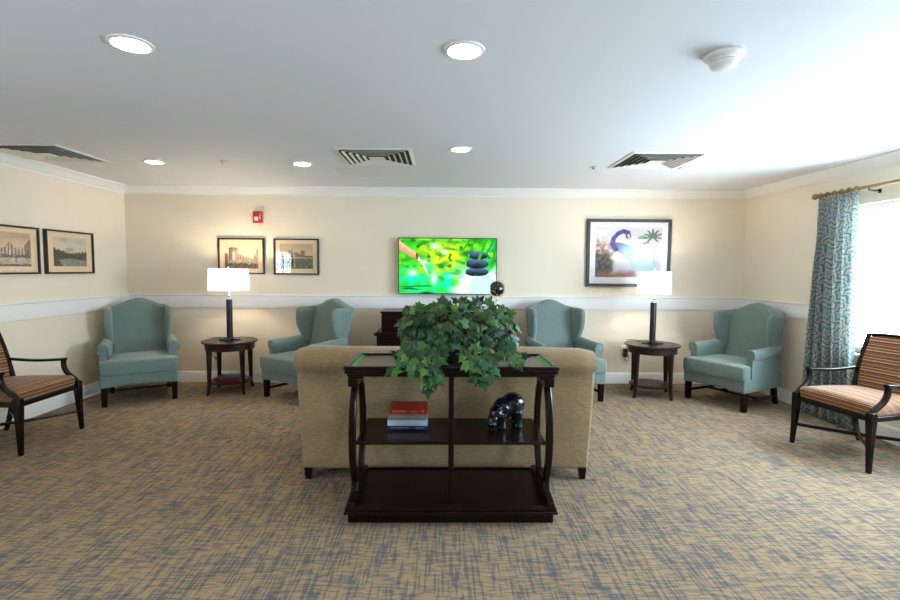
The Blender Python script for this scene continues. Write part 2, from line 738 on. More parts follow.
def window(name, xw, side, a, b, z0, z1, cols, rows):
    """side +1: right wall (outside towards +x)"""
    r = bpy.data.objects.new(name, None)
    C.objects.link(r)
    r['kind'] = 'structure'
    X0, X1 = sorted((xw + side * 0.07, xw + side * 0.12))
    bm = BM()
    t = 0.05
    box(bm, X0, X1, a, b, z0, z0 + t)
    box(bm, X0, X1, a, b, z1 - t, z1)
    box(bm, X0, X1, a, a + t, z0 + t, z1 - t)
    box(bm, X0, X1, b - t, b, z0 + t, z1 - t)
    mid = (a + b) / 2
    box(bm, X0, X1, mid - 0.03, mid + 0.03, z0 + t, z1 - t)
    obj('window_frame', bm, TRIM, r, bev=0.004)
    bm = BM()
    xm = (X0 + X1) / 2
    for s0, s1 in ((a + t, mid - 0.03), (mid + 0.03, b - t)) if cols else ():
        zm = (z0 + z1) / 2
        box(bm, xm - 0.015, xm + 0.015, s0, s1, zm - 0.02, zm + 0.02)
        for i in range(1, cols):
            yy = s0 + (s1 - s0) * i / cols
            box(bm, xm - 0.008, xm + 0.008, yy - 0.008, yy + 0.008, z0 + t, z1 - t)
        for zz in ((z0 + t + zm) / 2, (zm + z1 - t) / 2):
            box(bm, xm - 0.007, xm + 0.007, s0, s1, zz - 0.008, zz + 0.008)
    if cols:
        obj('muntin', bm, TRIM, r)
    bm = BM()
    box(bm, xm - 0.003, xm + 0.003, a + 0.02, b - 0.02, z0 + 0.02, z1 - 0.02)
    obj('pane', bm, GLASS, r, smooth=False)
    bm = BM()
    s0, s1 = sorted((xw - side * 0.035, xw + side * 0.07))
    box(bm, s0, s1, a - 0.03, b + 0.03, z0 - 0.025, z0)
    obj('window_sill', bm, TRIM, r, bev=0.006)


window('window_1', XR, 1, RWIN[0][0], RWIN[0][1], WZ0, WZ1, 0, 4)
window('window_2', XR, 1, RWIN[1][0], RWIN[1][1], WZ0, WZ1, 0, 4)
window('window_3', XL, -1, LWIN[0][0], LWIN[0][1], 0.70, 1.90, 2, 4)

# ------------------------------------------------------------------ wing chairs (facing -Y locally)
def make_wing_chair(label):
    t = thing('wing_chair', label, 'armchair', group=None)
    # legs
    for sx in (-1, 1):
        bm = BM()
        x = sx * 0.315
        loft(bm, [[(x - a, -0.30 - a, z), (x + a, -0.30 - a, z), (x + a, -0.30 + a, z), (x - a, -0.30 + a, z)] for a, z in ((0.024, 0), (0.028, 0.215))])
        obj('leg', bm, DARK2, t, bev=0.003)
        bm = BM()
        x = sx * 0.28
        loft(bm, [[(x - a, y - a, z), (x + a, y - a, z), (x + a, y + a, z), (x - a, y + a, z)] for a, y, z in ((0.020, 0.34, 0), (0.024, 0.30, 0.12), (0.026, 0.28, 0.215))])
        obj('leg', bm, DARK2, t, bev=0.003)
    for sx in (-1, 1):
        bm = BM()
        tube(bm, [(sx * 0.315, -0.29, 0.10), (sx * 0.285, 0.32, 0.10)], 0.010, 8, w=0.014)
        obj('stretcher', bm, DARK2, t)
    bm = BM()
    tube(bm, [(-0.30, 0.0, 0.10), (0.30, 0.0, 0.10)], 0.014, 8, w=0.010)
    obj('stretcher', bm, DARK2, t)
    # upholstered seat frame
    bm = BM()

    def f(x, y, z):
        if z < 0.26 and y < -0.2:
            z += 0.018 * (1 - (x / 0.35) ** 2)
        if z < 0.26 and y > 0.2:
            y -= 0.01
        return x * (1 - 0.06 * sst(-0.3, 0.35, y)), y, z
    rbox(bm, (0.70, 0.70, 0.15), 0.02, (8, 6, 2), f, (0, -0.0, 0.27))
    obj('seat_frame', bm, TEAL, t)
    # T cushion
    def fc(x, y, z):
        k = sst(-0.262, -0.235, y)
        x = x * (1 - 0.215 * k)
        if z > 0.40:
            z += 0.016 * (1 - (x / 0.36) ** 2) * (1 - ((y + 0.075) / 0.30) ** 2)
        y -= 0.012 * (1 - (x / 0.36) ** 2) * (1 - k)
        return x, y, z
    bm = BM()
    rbox(bm, (0.705, 0.60, 0.150), 0.030, (10, 22, 2), fc, (0, -0.070, 0.400))
    cu = obj('seat_cushion', bm, TEAL, t, ang=60)
    for z in (0.462, 0.338):
        pts = []
        for x in [-0.315 + 0.63 * i / 10 for i in range(11)]:
            pts.append((x, -0.363, z))
        pts += [(0.342, -0.352, z), (0.348, -0.330, z), (0.348, -0.270, z)]
        pts = [(-0.348, -0.270, z), (-0.348, -0.330, z), (-0.342, -0.352, z)] + pts
        pts = [fc(*p) for p in pts]
        bm = BM()
        tube(bm, pts, 0.0055, 6)
        obj('piping', bm, TEALP, cu)
    # arms
    for sx in (-1, 1):
        bm = BM()
        prof = [(0.272, 0.21), (0.272, 0.56)]
        cx, cz, r = 0.322, 0.582, 0.054
        for i in range(13):
            a = pi * 1.05 - (pi * 1.45) * i / 12
            prof.append((cx + r * cos(a), cz + r * sin(a)))
        prof += [(0.352, 0.52), (0.350, 0.21)]
        rings = []
        for y, ins, dz in ((-0.236, 0.010, 0), (-0.228, 0.003, 0), (-0.215, 0, 0), (-0.05, 0, 0.002), (0.10, 0, 0.010), (0.30, 0, 0.02)):
            rr = []
            for (x, z) in prof:
                k = 1 - ins / 0.06
                xx = 0.318 + (x - 0.318) * k
                zz = z if z < 0.3 else z - ins * 0.7 + dz
                xx *= (1 - 0.05 * sst(-0.1, 0.35, y))
                rr.append((sx * xx, y, zz))
            rings.append(rr)
        loft(bm, rings)
        ar = obj('arm', bm, TEAL, t, ang=50)
        bm = BM()
        tube(bm, [(sx * (0.318 + (x - 0.318) * 0.93), -0.236, z - 0.004) for x, z in prof[:-1]], 0.0055, 6)
        obj('piping', bm, TEALP, ar)
    # wings
    for sx in (-1, 1):
        bm = BM()
        rings = []
        zs = [0.58, 0.62, 0.66, 0.72, 0.78, 0.84, 0.89, 0.93, 0.96, 0.98, 0.99]
        for z in zs:
            k = (z - 0.58) / 0.41
            yf = 0.185 - 0.09 * sst(0.0, 0.60, k) + 0.01 * k
            if z > 0.93:
                q = (z - 0.93) / 0.06
                yf += 0.075 * (1 - sqrt(max(0, 1 - q * q)))
            yb = 0.30 + 0.10 * k
            th = 0.031
            ring = []
            for j in range(16):
                if j < 8:
                    a = pi * (j + 0.5) / 8
                    # rounded front nose
                    y = yf + th - th * sin(a) * 1.0
                    x = th * cos(a)
                    front = True
                else:
                    u = [0.15, 0.4, 0.7, 1.0, 1.0, 0.7, 0.4, 0.15][j - 8]
                    y = yf + th + (yb - yf - th) * u
                    x = -th if j < 12 else th
                flare = 0.275 + 0.022 * sst(0.3, 0.0, y) + 0.012 * k
                if z > 0.96:
                    x *= 1 - (z - 0.96) / 0.03 * 0.55
                ring.append((sx * (flare + x), y, z))
            rings.append(ring)
        loft(bm, rings)
        obj('wing', bm, TEAL, t, ang=60)
    # back with camel top
    bm = BM()

    def fb(x, y, z):
        u = x / 0.28
        top = 0.085 * (0.5 + 0.5 * cos(pi * max(-1, min(1, u * 1.02)))) ** 1.1
        k = max(0, (z - 0.30) / 0.70)
        z2 = z + top * k ** 2
        y2 = y + 0.155 * k
        if y < 0.20:
            y2 -= 0.022 * (1 - u * u) * sin(pi * min(1, k))
        return x * (0.93 + 0.09 * k), y2, z2
    rbox(bm, (0.565, 0.12, 0.70), 0.035, (14, 2, 12), fb, (0, 0.265, 0.65))
    obj('backrest', bm, TEAL, t, ang=60)
    return t


A0 = make_wing_chair('teal wing chair in the left corner of the room, by the left wall')
A0.location = (-3.075, 5.30, 0)


def face(vx, vy):
    """z rotation that turns local -Y towards (vx,vy)"""
    return atan2(vy, vx) + pi / 2


f = Vector((0.52, -0.853)).normalized()
A0.location = (-3.215 - f.x * 0.30, 5.115 - f.y * 0.30, 0)
A0.rotation_euler = (0, 0, face(*f))
GRP = 'teal wing chairs along the back wall'
A0['group'] = GRP


def seat_at(foot, side, ang):
    """place by a front foot; side +1 = chair's own left foot"""
    fx, fy = cos(radians(ang)), sin(radians(ang))
    lx, ly = -fy, fx
    return (foot[0] - 0.30 * fx - side * 0.315 * lx, foot[1] - 0.30 * fy - side * 0.315 * ly, 0), face(fx, fy)


l, r = seat_at((-1.976, 5.383), -1, 235)
dup(A0, l, r, 'teal wing chair angled left between the left table lamp and the television', GRP)
l, r = seat_at((1.74, 5.223), 1, 281)
dup(A0, l, r, 'teal wing chair just right of the television, partly hidden by the beige sofa', GRP)
l, r = seat_at((2.94, 4.80), 1, 208)
dup(A0, ((2.798 + 3.527) / 2 + 0.04, (5.436 + 5.075) / 2 - 0.02, 0), face(cos(radians(207)), sin(radians(207))),
    'teal wing chair in the right corner of the room, next to the patterned curtain', GRP)

# ------------------------------------------------------------------ striped open armchairs
def make_arm_chair(label):
    t = thing('open_armchair', label, 'armchair')
    W, YFr, YBk = 0.30, -0.27, 0.27
    for sx in (-1, 1):
        bm = BM()
        rings = []
        for z, a, dx, dy in ((0, 0.014, 0.012, -0.012), (0.2, 0.019, 0.004, -0.004), (0.36, 0.025, 0, 0), (0.425, 0.025, 0, 0), (0.438, 0.020, 0, 0)):
            x, y = sx * (W + dx), YFr + dy
            rings.append([(x - a, y - a, z), (x + a, y - a, z), (x + a, y + a, z), (x - a, y + a, z)])
        loft(bm, rings)
        obj('leg', bm, DARK2, t, bev=0.004)
        # rear leg sweeps up into the back post
        bm = BM()
        path = smoothpath([(sx * 0.265, 0.345, 0), (sx * 0.262, 0.285, 0.2), (sx * 0.262, 0.255, 0.38), (sx * 0.267, 0.29, 0.55), (sx * 0.275, 0.345, 0.74), (sx * 0.282, 0.41, 0.915)], 4)
        m = len(path)
        tube(bm, path, [0.014 + 0.006 * sin(pi * i / (m - 1)) for i in range(m)], 8, w=[0.015 + 0.010 * sin(pi * i / (m - 1)) for i in range(m)], up=(0, 1, 0))
        obj('leg', bm, DARK2, t)
        # arm: scooped support and rail
        bm = BM()
        path = smoothpath([(sx * W, YFr + 0.0, 0.425), (sx * W, YFr + 0.030, 0.458), (sx * (W + 0.003), YFr + 0.088, 0.505), (sx * (W + 0.006), YFr + 0.118, 0.56), (sx * (W + 0.008), YFr + 0.122, 0.620)], 5)
        tube(bm, path, 0.019, 8, w=0.017, up=(0, 1, 0.3))
        path = smoothpath([(sx * (W + 0.008), YFr + 0.102, 0.628), (sx * (W + 0.006), YFr + 0.20, 0.622), (sx * (W - 0.005), 0.10, 0.618), (sx * 0.285, 0.30, 0.632)], 5)
        tube(bm, path, [0.020] * 10 + [0.016] * (len(path) - 10), 8, w=0.012)
        obj('arm', bm, DARK2, t, ang=50)
    # seat rails
    bm = BM()
    box(bm, -W, W, YFr - 0.016, YFr + 0.016, 0.368, 0.405)
    box(bm, -0.265, 0.265, 0.24, 0.27, 0.368, 0.405)
    for sx in (-1, 1):
        prism(bm, [(sx * (W - 0.014), YFr), (sx * (W + 0.014), YFr), (sx * 0.277, 0.26), (sx * 0.25, 0.26)], 0.368, 0.405, 'XY')
    obj('seat_frame', bm, DARK2, t, bev=0.004)
    # crossed stretchers
    for sx in (-1, 1):
        bm = BM()
        tube(bm, [(-sx * (W + 0.002), YFr, 0.165), (0, 0.0, 0.160), (sx * 0.262, 0.295, 0.165)], 0.009, 8, w=0.013)
        obj('stretcher', bm, DARK2, t)
    # seat
    bm = BM()

    def fs(x, y, z):
        k = sst(-0.27, 0.25, y)
        if z > 0.45:
            z += 0.034 * (1 - (x / 0.31) ** 2) * (1 - (y / 0.29) ** 2)
        return x * (1 - 0.12 * k), y, z
    rbox(bm, (0.60, 0.52, 0.095), 0.035, (8, 8, 1), fs, (0, -0.005, 0.440))
    obj('seat', bm, STRIPE_SEAT, t, ang=60)
    # back panel
    bm = BM()

    def fk(x, y, z):
        k = (z - 0.42) / 0.5
        return x * (1 + 0.02 * k), 0.275 + y + 0.05 * k + 0.10 * k * k + 0.022 * (1 - (x / 0.26) ** 2), z + 0.012 * k * (1 - (x / 0.26) ** 2)
    rbox(bm, (0.515, 0.035, 0.475), 0.012, (10, 1, 8), fk, (0, 0, 0.665))
    obj('backrest', bm, STRIPE_BACK, t, ang=60)
    bm = BM()
    pts = [(x, 0.408 + 0.022 * (1 - (x / 0.285) ** 2), 0.912 + 0.013 * (1 - (x / 0.285) ** 2)) for x in [-0.287 + 0.574 * i / 12 for i in range(13)]]
    tube(bm, pts, 0.014, 8, w=0.013)
    obj('top_rail', bm, DARK2, t)
    bm = BM()
    pts = [(x, 0.275 + 0.020 * (1 - (x / 0.27) ** 2), 0.432) for x in [-0.262 + 0.524 * i / 12 for i in range(13)]]
    tube(bm, pts, 0.012, 8, w=0.012)
    obj('lower_rail', bm, DARK2, t)
    return t


E0 = make_arm_chair('striped open armchair against the left wall, cut off by the left edge of the view')
E0.location = (-3.50, 3.965, 0)
E0.rotation_euler = (0, 0, face(1.0, 0.0))
GE = 'striped open armchairs with dark wood frames'
E0['group'] = GE
fa = radians(190)
dup(E0, (3.016 - 0.27 * cos(fa), 3.649 - 0.27 * sin(fa), 0), face(cos(fa), sin(fa)),
    'striped open armchair in front of the window and patterned curtain', GE)

# ------------------------------------------------------------------ sofa seen from behind (faces +Y)
so = thing('sofa', 'beige woven sofa seen from behind, console table standing against its back', 'sofa', (0.025, 3.215, 0))
bm = BM()


def fsb(x, y, z):
    x *= 1.010 + 0.036 * max(0, min(1, (z - 0.1) / 0.6))
    return x, y + 0.05 * max(0, z - 0.5), z


rbox(bm, (1.945, 0.16, 0.75), 0.025, (12, 2, 6), fsb, (0, 0.10, 0.445))
obj('back_panel', bm, SOFA, so, ang=50)
bm = BM()
rings = []
for k in range(25):
    x = -1.01 + 2.02 * k / 24
    e = min(1, (1.01 - abs(x)) / 0.06)
    rr = 0.115 * (0.80 + 0.20 * sqrt(max(0, 1 - (1 - e) ** 2)))
    sag = 0.006 * sin(x * 5)
    ring = []
    for j in range(24):
        a = 2 * pi * j / 24
        ring.append((x, 0.080 + rr * 1.20 * cos(a), 0.812 + rr * sin(a) * (0.84) + sag * (sin(a) > 0)))
    rings.append(ring)
loft(bm, rings)
obj('rolled_back', bm, SOFA, so, ang=70)
bm = BM()
rbox(bm, (1.90, 0.78, 0.20), 0.02, (6, 4, 2), None, (0, 0.50, 0.19))
obj('base', bm, SOFA, so, ang=50)
for sx in (-1, 1):
    bm = BM()
    prof = [(0.80, 0.09), (0.80, 0.52)]
    for i in range(13):
        a = pi * 1.0 - pi * 1.35 * i / 12
        prof.append((0.885 + 0.088 * cos(a), 0.545 + 0.088 * sin(a)))
    prof += [(0.950, 0.46), (0.950, 0.09)]
    rings = []
    for y, kk in ((0.06, 0.9), (0.075, 1.0), (0.85, 1.0), (0.87, 0.93)):
        rings.append([(sx * (0.88 + (x - 0.88) * kk), y, 0.32 + (z - 0.32) * kk) for x, z in prof])
    loft(bm, rings)
    obj('arm', bm, SOFA, so, ang=50)
for sx in (-1, 1):
    bm = BM()
    rbox(bm, (0.79, 0.66, 0.17), 0.04, (5, 5, 2), lambda x, y, z: (x, y, z + (0.015 if z > 0.4 else 0) * (1 - ((x - sx * 0.397) / 0.4) ** 2)), (sx * 0.397, 0.55, 0.375))
    obj('seat_cushion', bm, SOFA, so, ang=60)
    bm = BM()
    rbox(bm, (0.78, 0.20, 0.44), 0.07, (5, 3, 5), lambda x, y, z: (x, y + 0.25 * (0.6 - z) * 0.5, z), (sx * 0.397, 0.285, 0.66))
    obj('back_cushion', bm, SOFA, so, ang=60)
for sx in (-1, 1):
    for y, sp in ((0.04, -0.01), (0.83, 0.01)):
        bm = BM()
        x = sx * 0.940
        loft(bm, [[(x - a + sx * o, y - a + sp * 0, z), (x + a + sx * o, y - a, z), (x + a + sx * o, y + a, z), (x - a + sx * o, y + a, z)] for a, o, z in ((0.018, 0.004, 0), (0.028, 0, 0.085))])
        obj('leg', bm, DARK, so, bev=0.003)

# ------------------------------------------------------------------ console table
ct = thing('console_table', 'dark wood console table with glass top and oval end supports behind the sofa', 'console table', (0.05, 2.88, 0))
# local: front y = -0.23 (top), base front -0.285
TX, TY0, TY1, TZ = 0.603, -0.225, 0.235, 0.900
bm = BM()
for (a, b, c, d) in ((-TX, TX, TY0, TY0 + 0.035), (-TX, TX, TY1 - 0.035, TY1), (-TX, -TX + 0.035, TY0 + 0.035, TY1 - 0.035), (TX - 0.035, TX, TY0 + 0.035, TY1 - 0.035)):
    box(bm, a, b, c, d, TZ - 0.020, TZ)
box(bm, -TX + 0.005, TX - 0.005, TY0 + 0.005, TY1 - 0.005, TZ - 0.045, TZ - 0.020)
box(bm, -TX + 0.018, TX - 0.018, TY0 + 0.018, TY1 - 0.018, TZ - 0.062, TZ - 0.045)
obj('tabletop', bm, DARK, ct, bev=0.005)
GPAN = mat('inset_top_under_glass', rgb(70, 54, 46), 0.30, spec=0.2, noise_amt=0.2, noise_scale=12)
bm = BM()
box(bm, -TX + 0.055, TX - 0.055, TY0 + 0.036, TY1 - 0.036, TZ - 0.020, TZ - 0.012)
obj('glass_inset', bm, GPAN, ct, bev=0.002)
GEDGE = mat('green_edge_strip', rgb(40, 150, 26), 0.4, spec=0.2)  # plain saturated green for the bevelled strips at both ends of the inset
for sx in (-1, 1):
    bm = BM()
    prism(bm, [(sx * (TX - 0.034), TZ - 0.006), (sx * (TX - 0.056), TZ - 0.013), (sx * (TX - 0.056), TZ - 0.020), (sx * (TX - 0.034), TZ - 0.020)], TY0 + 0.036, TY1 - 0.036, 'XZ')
    e = obj('edge_strip', bm, GEDGE, ct)
    e['label'] = 'bright green bevelled edge strip'
for sx in (-1, 1):
    bm = BM()
    box(bm, sx * 0.565 - 0.028, sx * 0.565 + 0.028, -0.15, 0.15, 0.765, TZ - 0.06)
    box(bm, sx * 0.545 - 0.038, sx * 0.545 + 0.038, -0.165, 0.165, 0.815, TZ - 0.06)
    obj('bracket', bm, DARK, ct, bev=0.006)
    bm = BM()
    ring = []
    for i in range(48):
        a = 2 * pi * i / 48
        ring.append((sx * 0.562, 0.185 * cos(a), 0.475 + 0.325 * sin(a)))
    tube(bm, ring, 0.020, 8, w=0.020, up=(1, 0, 0), close=True)
    obj('oval_support', bm, DARK, ct)
    # stepped side board on the base
    bm = BM()
    prism(bm, [(-0.262, 0.105), (-0.255, 0.135), (-0.18, 0.150), (-0.135, 0.150), (-0.115, 0.205), (0.115, 0.205), (0.135, 0.150), (0.255, 0.145), (0.275, 0.105)],
          sx * 0.562 - 0.020, sx * 0.562 + 0.020, 'YZ')
    obj('side_board', bm, DARK, ct, bev=0.004)
bm = BM()
box(bm, -0.545, 0.545, -0.175, 0.275, 0.437, 0.455)
obj('shelf', bm, DARK, ct, bev=0.004)
bm = BM()
box(bm, -0.016, 0.016, -0.195, -0.165, 0.10, TZ - 0.05)
obj('centre_post', bm, DARK, ct, bev=0.004)
bm = BM()
box(bm, -0.585, 0.585, -0.215, 0.275, 0, 0.072)
box(bm, -0.598, 0.598, -0.268, 0.283, 0.072, 0.088)
box(bm, -0.592, 0.592, -0.258, 0.280, 0.088, 0.108)
box(bm, -0.585, 0.585, -0.243, 0.278, 0.108, 0.112)
obj('base', bm, DARK, ct, bev=0.005)
bm = BM()
box(bm, -0.54, 0.54, 0.262, 0.275, 0.110, 0.122)
obj('back_rail', bm, DARK, ct, bev=0.003)

# ------------------------------------------------------------------ books on the console shelf
def book(name, x, y, z, w, d, h, mc, label, rz=0, marks=None, group='books stacked on the console shelf'):
    t = thing(name, label, 'book', (x, y, z), rz, group)
    bm = BM()
    b = 0.003
    # local: spine at y=-d/2 facing the viewer
    box(bm, -w / 2, w / 2, -d / 2, d / 2, 0, b)
    box(bm, -w / 2, w / 2, -d / 2, d / 2, h - b, h)
    box(bm, -w / 2, w / 2, -d / 2, -d / 2 + b, b, h - b)
    obj('cover', bm, mc, t, bev=0.001)
    bm = BM()
    box(bm, -w / 2 + 0.004, w / 2 - 0.004, -d / 2 + b, d / 2 - 0.004, b, h - b)
    obj('page_block', bm, PAGES, t)
    if marks:
        mm, words = marks
        for spans in words:
            bm = BM()
            for a, c, z0, z1 in spans:
                box(bm, w * (a - 0.5), w * (c - 0.5), -d / 2 - 0.0006, -d / 2 + 0.0005, h * z0, h * z1)
            obj('spine_lettering', bm, mm, t, smooth=False)
    return t


PAGES = mat('book_pages', rgb(215, 205, 185), 0.9)
BR = mat('red_book_cover', rgb(150, 10, 14), 0.35)
BG = mat('grey_book_cover', rgb(110, 112, 110), 0.5)
BW = mat('white_book_cover', rgb(180, 180, 186), 0.5)
BB = mat('blue_book_cover', rgb(14, 40, 95), 0.4)
YEL = mat('yellow_lettering', rgb(225, 160, 30), 0.5)
ORA = mat('pale_lettering', rgb(170, 150, 110), 0.5)
DNV = mat('dark_book_cover', rgb(38, 54, 84), 0.4)


def glyphs(a, b, n, z0, z1, seed):
    rg = random.Random(seed)
    out = []
    st = (b - a) / n
    for i in range(n):
        x = a + i * st
        out.append((x, x + st * 0.28, z0, z1))
        k = rg.choice((0, 1, 2))
        if k == 0:
            out.append((x, x + st * 0.75, z0, z0 + (z1 - z0) * 0.25))
        elif k == 1:
            out.append((x, x + st * 0.75, z1 - (z1 - z0) * 0.25, z1))
        else:
            out.append((x + st * 0.5, x + st * 0.75, z0, z1))
    return out


bx, by = -0.215, 3.005
book('book', bx + 0.000, by, 0.455, 0.248, 0.175, 0.025, BB, 'blue book at the bottom of the stack on the console shelf', 0,
     (ORA, [glyphs(0.08, 0.58, 12, 0.35, 0.6, 2), glyphs(0.68, 0.92, 5, 0.35, 0.6, 3)]))
book('book', bx - 0.001, by - 0.002, 0.480, 0.246, 0.175, 0.033, BW, 'white book lying second from the bottom of the console shelf stack')
book('book', bx + 0.001, by + 0.001, 0.513, 0.240, 0.170, 0.038, BG, 'grey book lying directly under the red book on the console shelf', 0,
     (ORA, [glyphs(0.08, 0.92, 18, 0.5, 0.68, 5)]))
book('book', bx + 0.004, by - 0.002, 0.551, 0.234, 0.170, 0.034, BR, 'red book with yellow lettering on top of the console shelf stack', 0,
     (YEL, [glyphs(0.08, 0.46, 9, 0.35, 0.68, 7), glyphs(0.54, 0.74, 7, 0.4, 0.62, 8), glyphs(0.85, 0.92, 2, 0.35, 0.68, 9)]))

# ------------------------------------------------------------------ black animal figurine
hm = mat('glossy_black_ceramic', (0.006, 0.007, 0.010, 1), 0.2, coat=0.35, spec=0.4)
bm = BM()


def ell(bm, c, r, rot=0, n=(16, 10)):
    R = Matrix.Rotation(rot, 4, 'Y')
    m = Matrix.Translation(c) @ R @ Matrix.Diagonal((r[0], r[1], r[2], 1))
    bmesh.ops.create_uvsphere(bm, u_segments=n[0], v_segments=n[1], radius=1, matrix=m)


ell(bm, (0.045, 0, 0.138), (0.080, 0.068, 0.076), 0.15)
ell(bm, (-0.010, 0, 0.122), (0.078, 0.062, 0.066), 0.45)
ell(bm, (-0.064, -0.006, 0.096), (0.052, 0.050, 0.052), 0.7)
ell(bm, (-0.096, -0.014, 0.060), (0.036, 0.040, 0.044), 0.5)
ell(bm, (-0.108, -0.018, 0.034), (0.032, 0.040, 0.028), 0.1)
for (x, y, tz, r) in ((-0.050, -0.040, 0.09, 0.025), (-0.022, 0.036, 0.09, 0.025), (0.062, -0.042, 0.10, 0.027), (0.086, 0.036, 0.10, 0.027)):
    lathe(bm, [(r * 0.9, 0), (r * 1.1, 0.006), (r * 1.02, 0.022), (r * 0.98, 0.045), (r * 1.3, tz)], 14, (x, y, 0))
for q in (-1, 1):
    ell(bm, (-0.070, -0.006 + q * 0.042, 0.130), (0.009, 0.007, 0.014), 0.3, (8, 6))
lathe(bm, [(0.004, 0.10), (0.005, 0.16)], 8, (0.124, 0, 0))
hp = obj('animal_figurine', bm, hm, loc=(0.400, 2.985, 0.4555))
hp.rotation_euler = (0, 0, radians(20))
md = hp.modifiers.new('remesh', 'REMESH')
md.mode = 'VOXEL'
md.voxel_size = 0.004
md.use_smooth_shade = True
md = hp.modifiers.new('smooth', 'SMOOTH')
md.iterations = 6
tag(hp, 'glossy black hippo-like figurine with lowered head on the console shelf', 'figurine')

# ------------------------------------------------------------------ ivy plant
iv = thing('ivy_plant', 'full green ivy arrangement trailing over the console table', 'plant', (0.06, 2.90, 0.889))
bm = BM()
lathe(bm, [(0.085, 0), (0.095, 0.01), (0.115, 0.10), (0.118, 0.115), (0.108, 0.115), (0.10, 0.10), (0.001, 0.10)], 24, ex=1.5)
obj('pot', bm, mat('dark_green_pot', (0.02, 0.035, 0.022, 1), 0.4), iv)
rg = random.Random(11)
LOUT = [(0, 0), (0.20, -0.14), (0.47, -0.06), (0.34, 0.16), (0.52, 0.40), (0.24, 0.44), (0.0, 1.0), (-0.24, 0.44), (-0.52, 0.40), (-0.34, 0.16), (-0.47, -0.06), (-0.20, -0.14)]


def leaf(bm, p, n, tip, s):
    n = n.normalized()
    tip = (tip - n * tip.dot(n))
    if tip.length < 1e-3:
        tip = Vector((0.1, 0, -1))
    tip.normalize()
    sd = tip.cross(n)
    c = bm.verts.new(p + tip * s * 0.30 + n * s * 0.02)
    vs = []
    for (a, b) in LOUT:
        fold = -0.16 * abs(a) - 0.10 * max(0, b - 0.3) ** 2 * 2
        vs.append(bm.verts.new(p + sd * a * s * 1.05 + tip * b * s + n * fold * s))
    for i in range(len(vs)):
        bm.faces.new((c, vs[i], vs[(i + 1) % len(vs)]))


fol, stm = BM(), BM()
nl = 0


def addleaf(p, out, s=None):
    global nl
    n = Vector(out) + Vector((rg.uniform(-.6, .6), -0.55 + rg.uniform(-.5, .5), 0.35 + rg.uniform(-.4, .5)))
    tip = Vector((rg.uniform(-.8, .8) + out[0] * 0.5, rg.uniform(-.5, .3), -0.55 + rg.uniform(-.5, .8)))
    leaf(fol, p, n, tip, s or rg.uniform(0.042, 0.074))
    nl += 1


# dome of foliage (local to plant root)
while nl < 350:
    th = rg.uniform(0, 2 * pi)
    ph = rg.uniform(-0.25, 1.0)
    z = ph
    q = sqrt(max(0, 1 - z * z))
    rad = rg.uniform(0.55, 1.0) ** 0.6
    d = Vector((q * cos(th), q * sin(th), z))
    bumpy = 1 + 0.30 * noise.noise(d * 3.2 + Vector((3, 1, 7)))
    p = Vector((0.01 + cos(th) * q ** 0.72 * 0.365 * rad * bumpy, d.y * 0.22 * rad * bumpy, 0.150 + d.z * 0.215 * rad * bumpy))
    if p.z < 0.03:
        continue
    addleaf(p, (d.x, d.y, max(0, d.z)))
for k in range(46):
    x = rg.uniform(-0.30, 0.36)
    p = Vector((x, rg.uniform(-0.12, 0.08), 0.335 - 0.8 * max(0, abs(x - 0.02) - 0.12) ** 1.5 + rg.uniform(-0.03, 0.03)))
    n = Vector((rg.uniform(-.5, .5), -1, rg.uniform(-.2, .5)))
    leaf(fol, p, n, Vector((rg.uniform(-.8, .8), 0, rg.uniform(0.0, 1.0))), rg.uniform(0.045, 0.065))
# trailing vines; points in plant-local metres (front edge of the top is at y about -0.245)
VINES = [
    [(-0.10, -0.10, 0.12), (-0.14, -0.22, 0.10), (-0.15, -0.285, 0.02), (-0.14, -0.29, -0.04), (-0.13, -0.285, -0.095)],
    [(-0.05, -0.12, 0.14), (-0.08, -0.24, 0.10), (-0.09, -0.29, 0.02), (-0.08, -0.29, -0.06)],
    [(-0.18, -0.08, 0.12), (-0.24, -0.18, 0.09), (-0.30, -0.23, 0.03), (-0.33, -0.275, -0.02)],
    [(-0.22, -0.05, 0.14), (-0.29, -0.10, 0.10), (-0.33, -0.14, 0.05)],
    [(-0.20, -0.10, 0.12), (-0.27, -0.19, 0.11), (-0.28, -0.24, 0.05)],
    [(0.08, -0.12, 0.12), (0.12, -0.24, 0.08), (0.13, -0.29, 0.01), (0.14, -0.29, -0.05)],
    [(0.14, -0.10, 0.12), (0.18, -0.22, 0.09), (0.19, -0.285, 0.02), (0.19, -0.29, -0.03)],
    [(0.04, -0.12, 0.12), (0.06, -0.24, 0.08), (0.07, -0.285, 0.02)],
    [(0.28, -0.06, 0.14), (0.32, -0.14, 0.12), (0.35, -0.20, 0.06), (0.36, -0.24, 0.02)],
    [(0.30, -0.05, 0.10), (0.36, -0.10, 0.06), (0.40, -0.15, 0.03)],
    [(0.26, -0.08, 0.10), (0.30, -0.17, 0.08), (0.31, -0.24, 0.03)],
    [(-0.14, -0.10, 0.14), (-0.19, -0.23, 0.11), (-0.21, -0.28, 0.03), (-0.21, -0.29, -0.02)],
]
for vn in VINES:
    path = smoothpath(vn, 6)
    tube(stm, path, 0.0022, 5)
    for i, p in enumerate(path):
        if i % 2 == 0 or rg.random() < 0.35:
            q = p + Vector((rg.uniform(-.03, .03), rg.uniform(-.022, 0.0), rg.uniform(-.01, .02)))
            if q.z < 0.02 and q.y > -0.255:
                q.z = 0.025
            addleaf(q, (0, -0.7, 0.3), rg.uniform(0.050, 0.072))
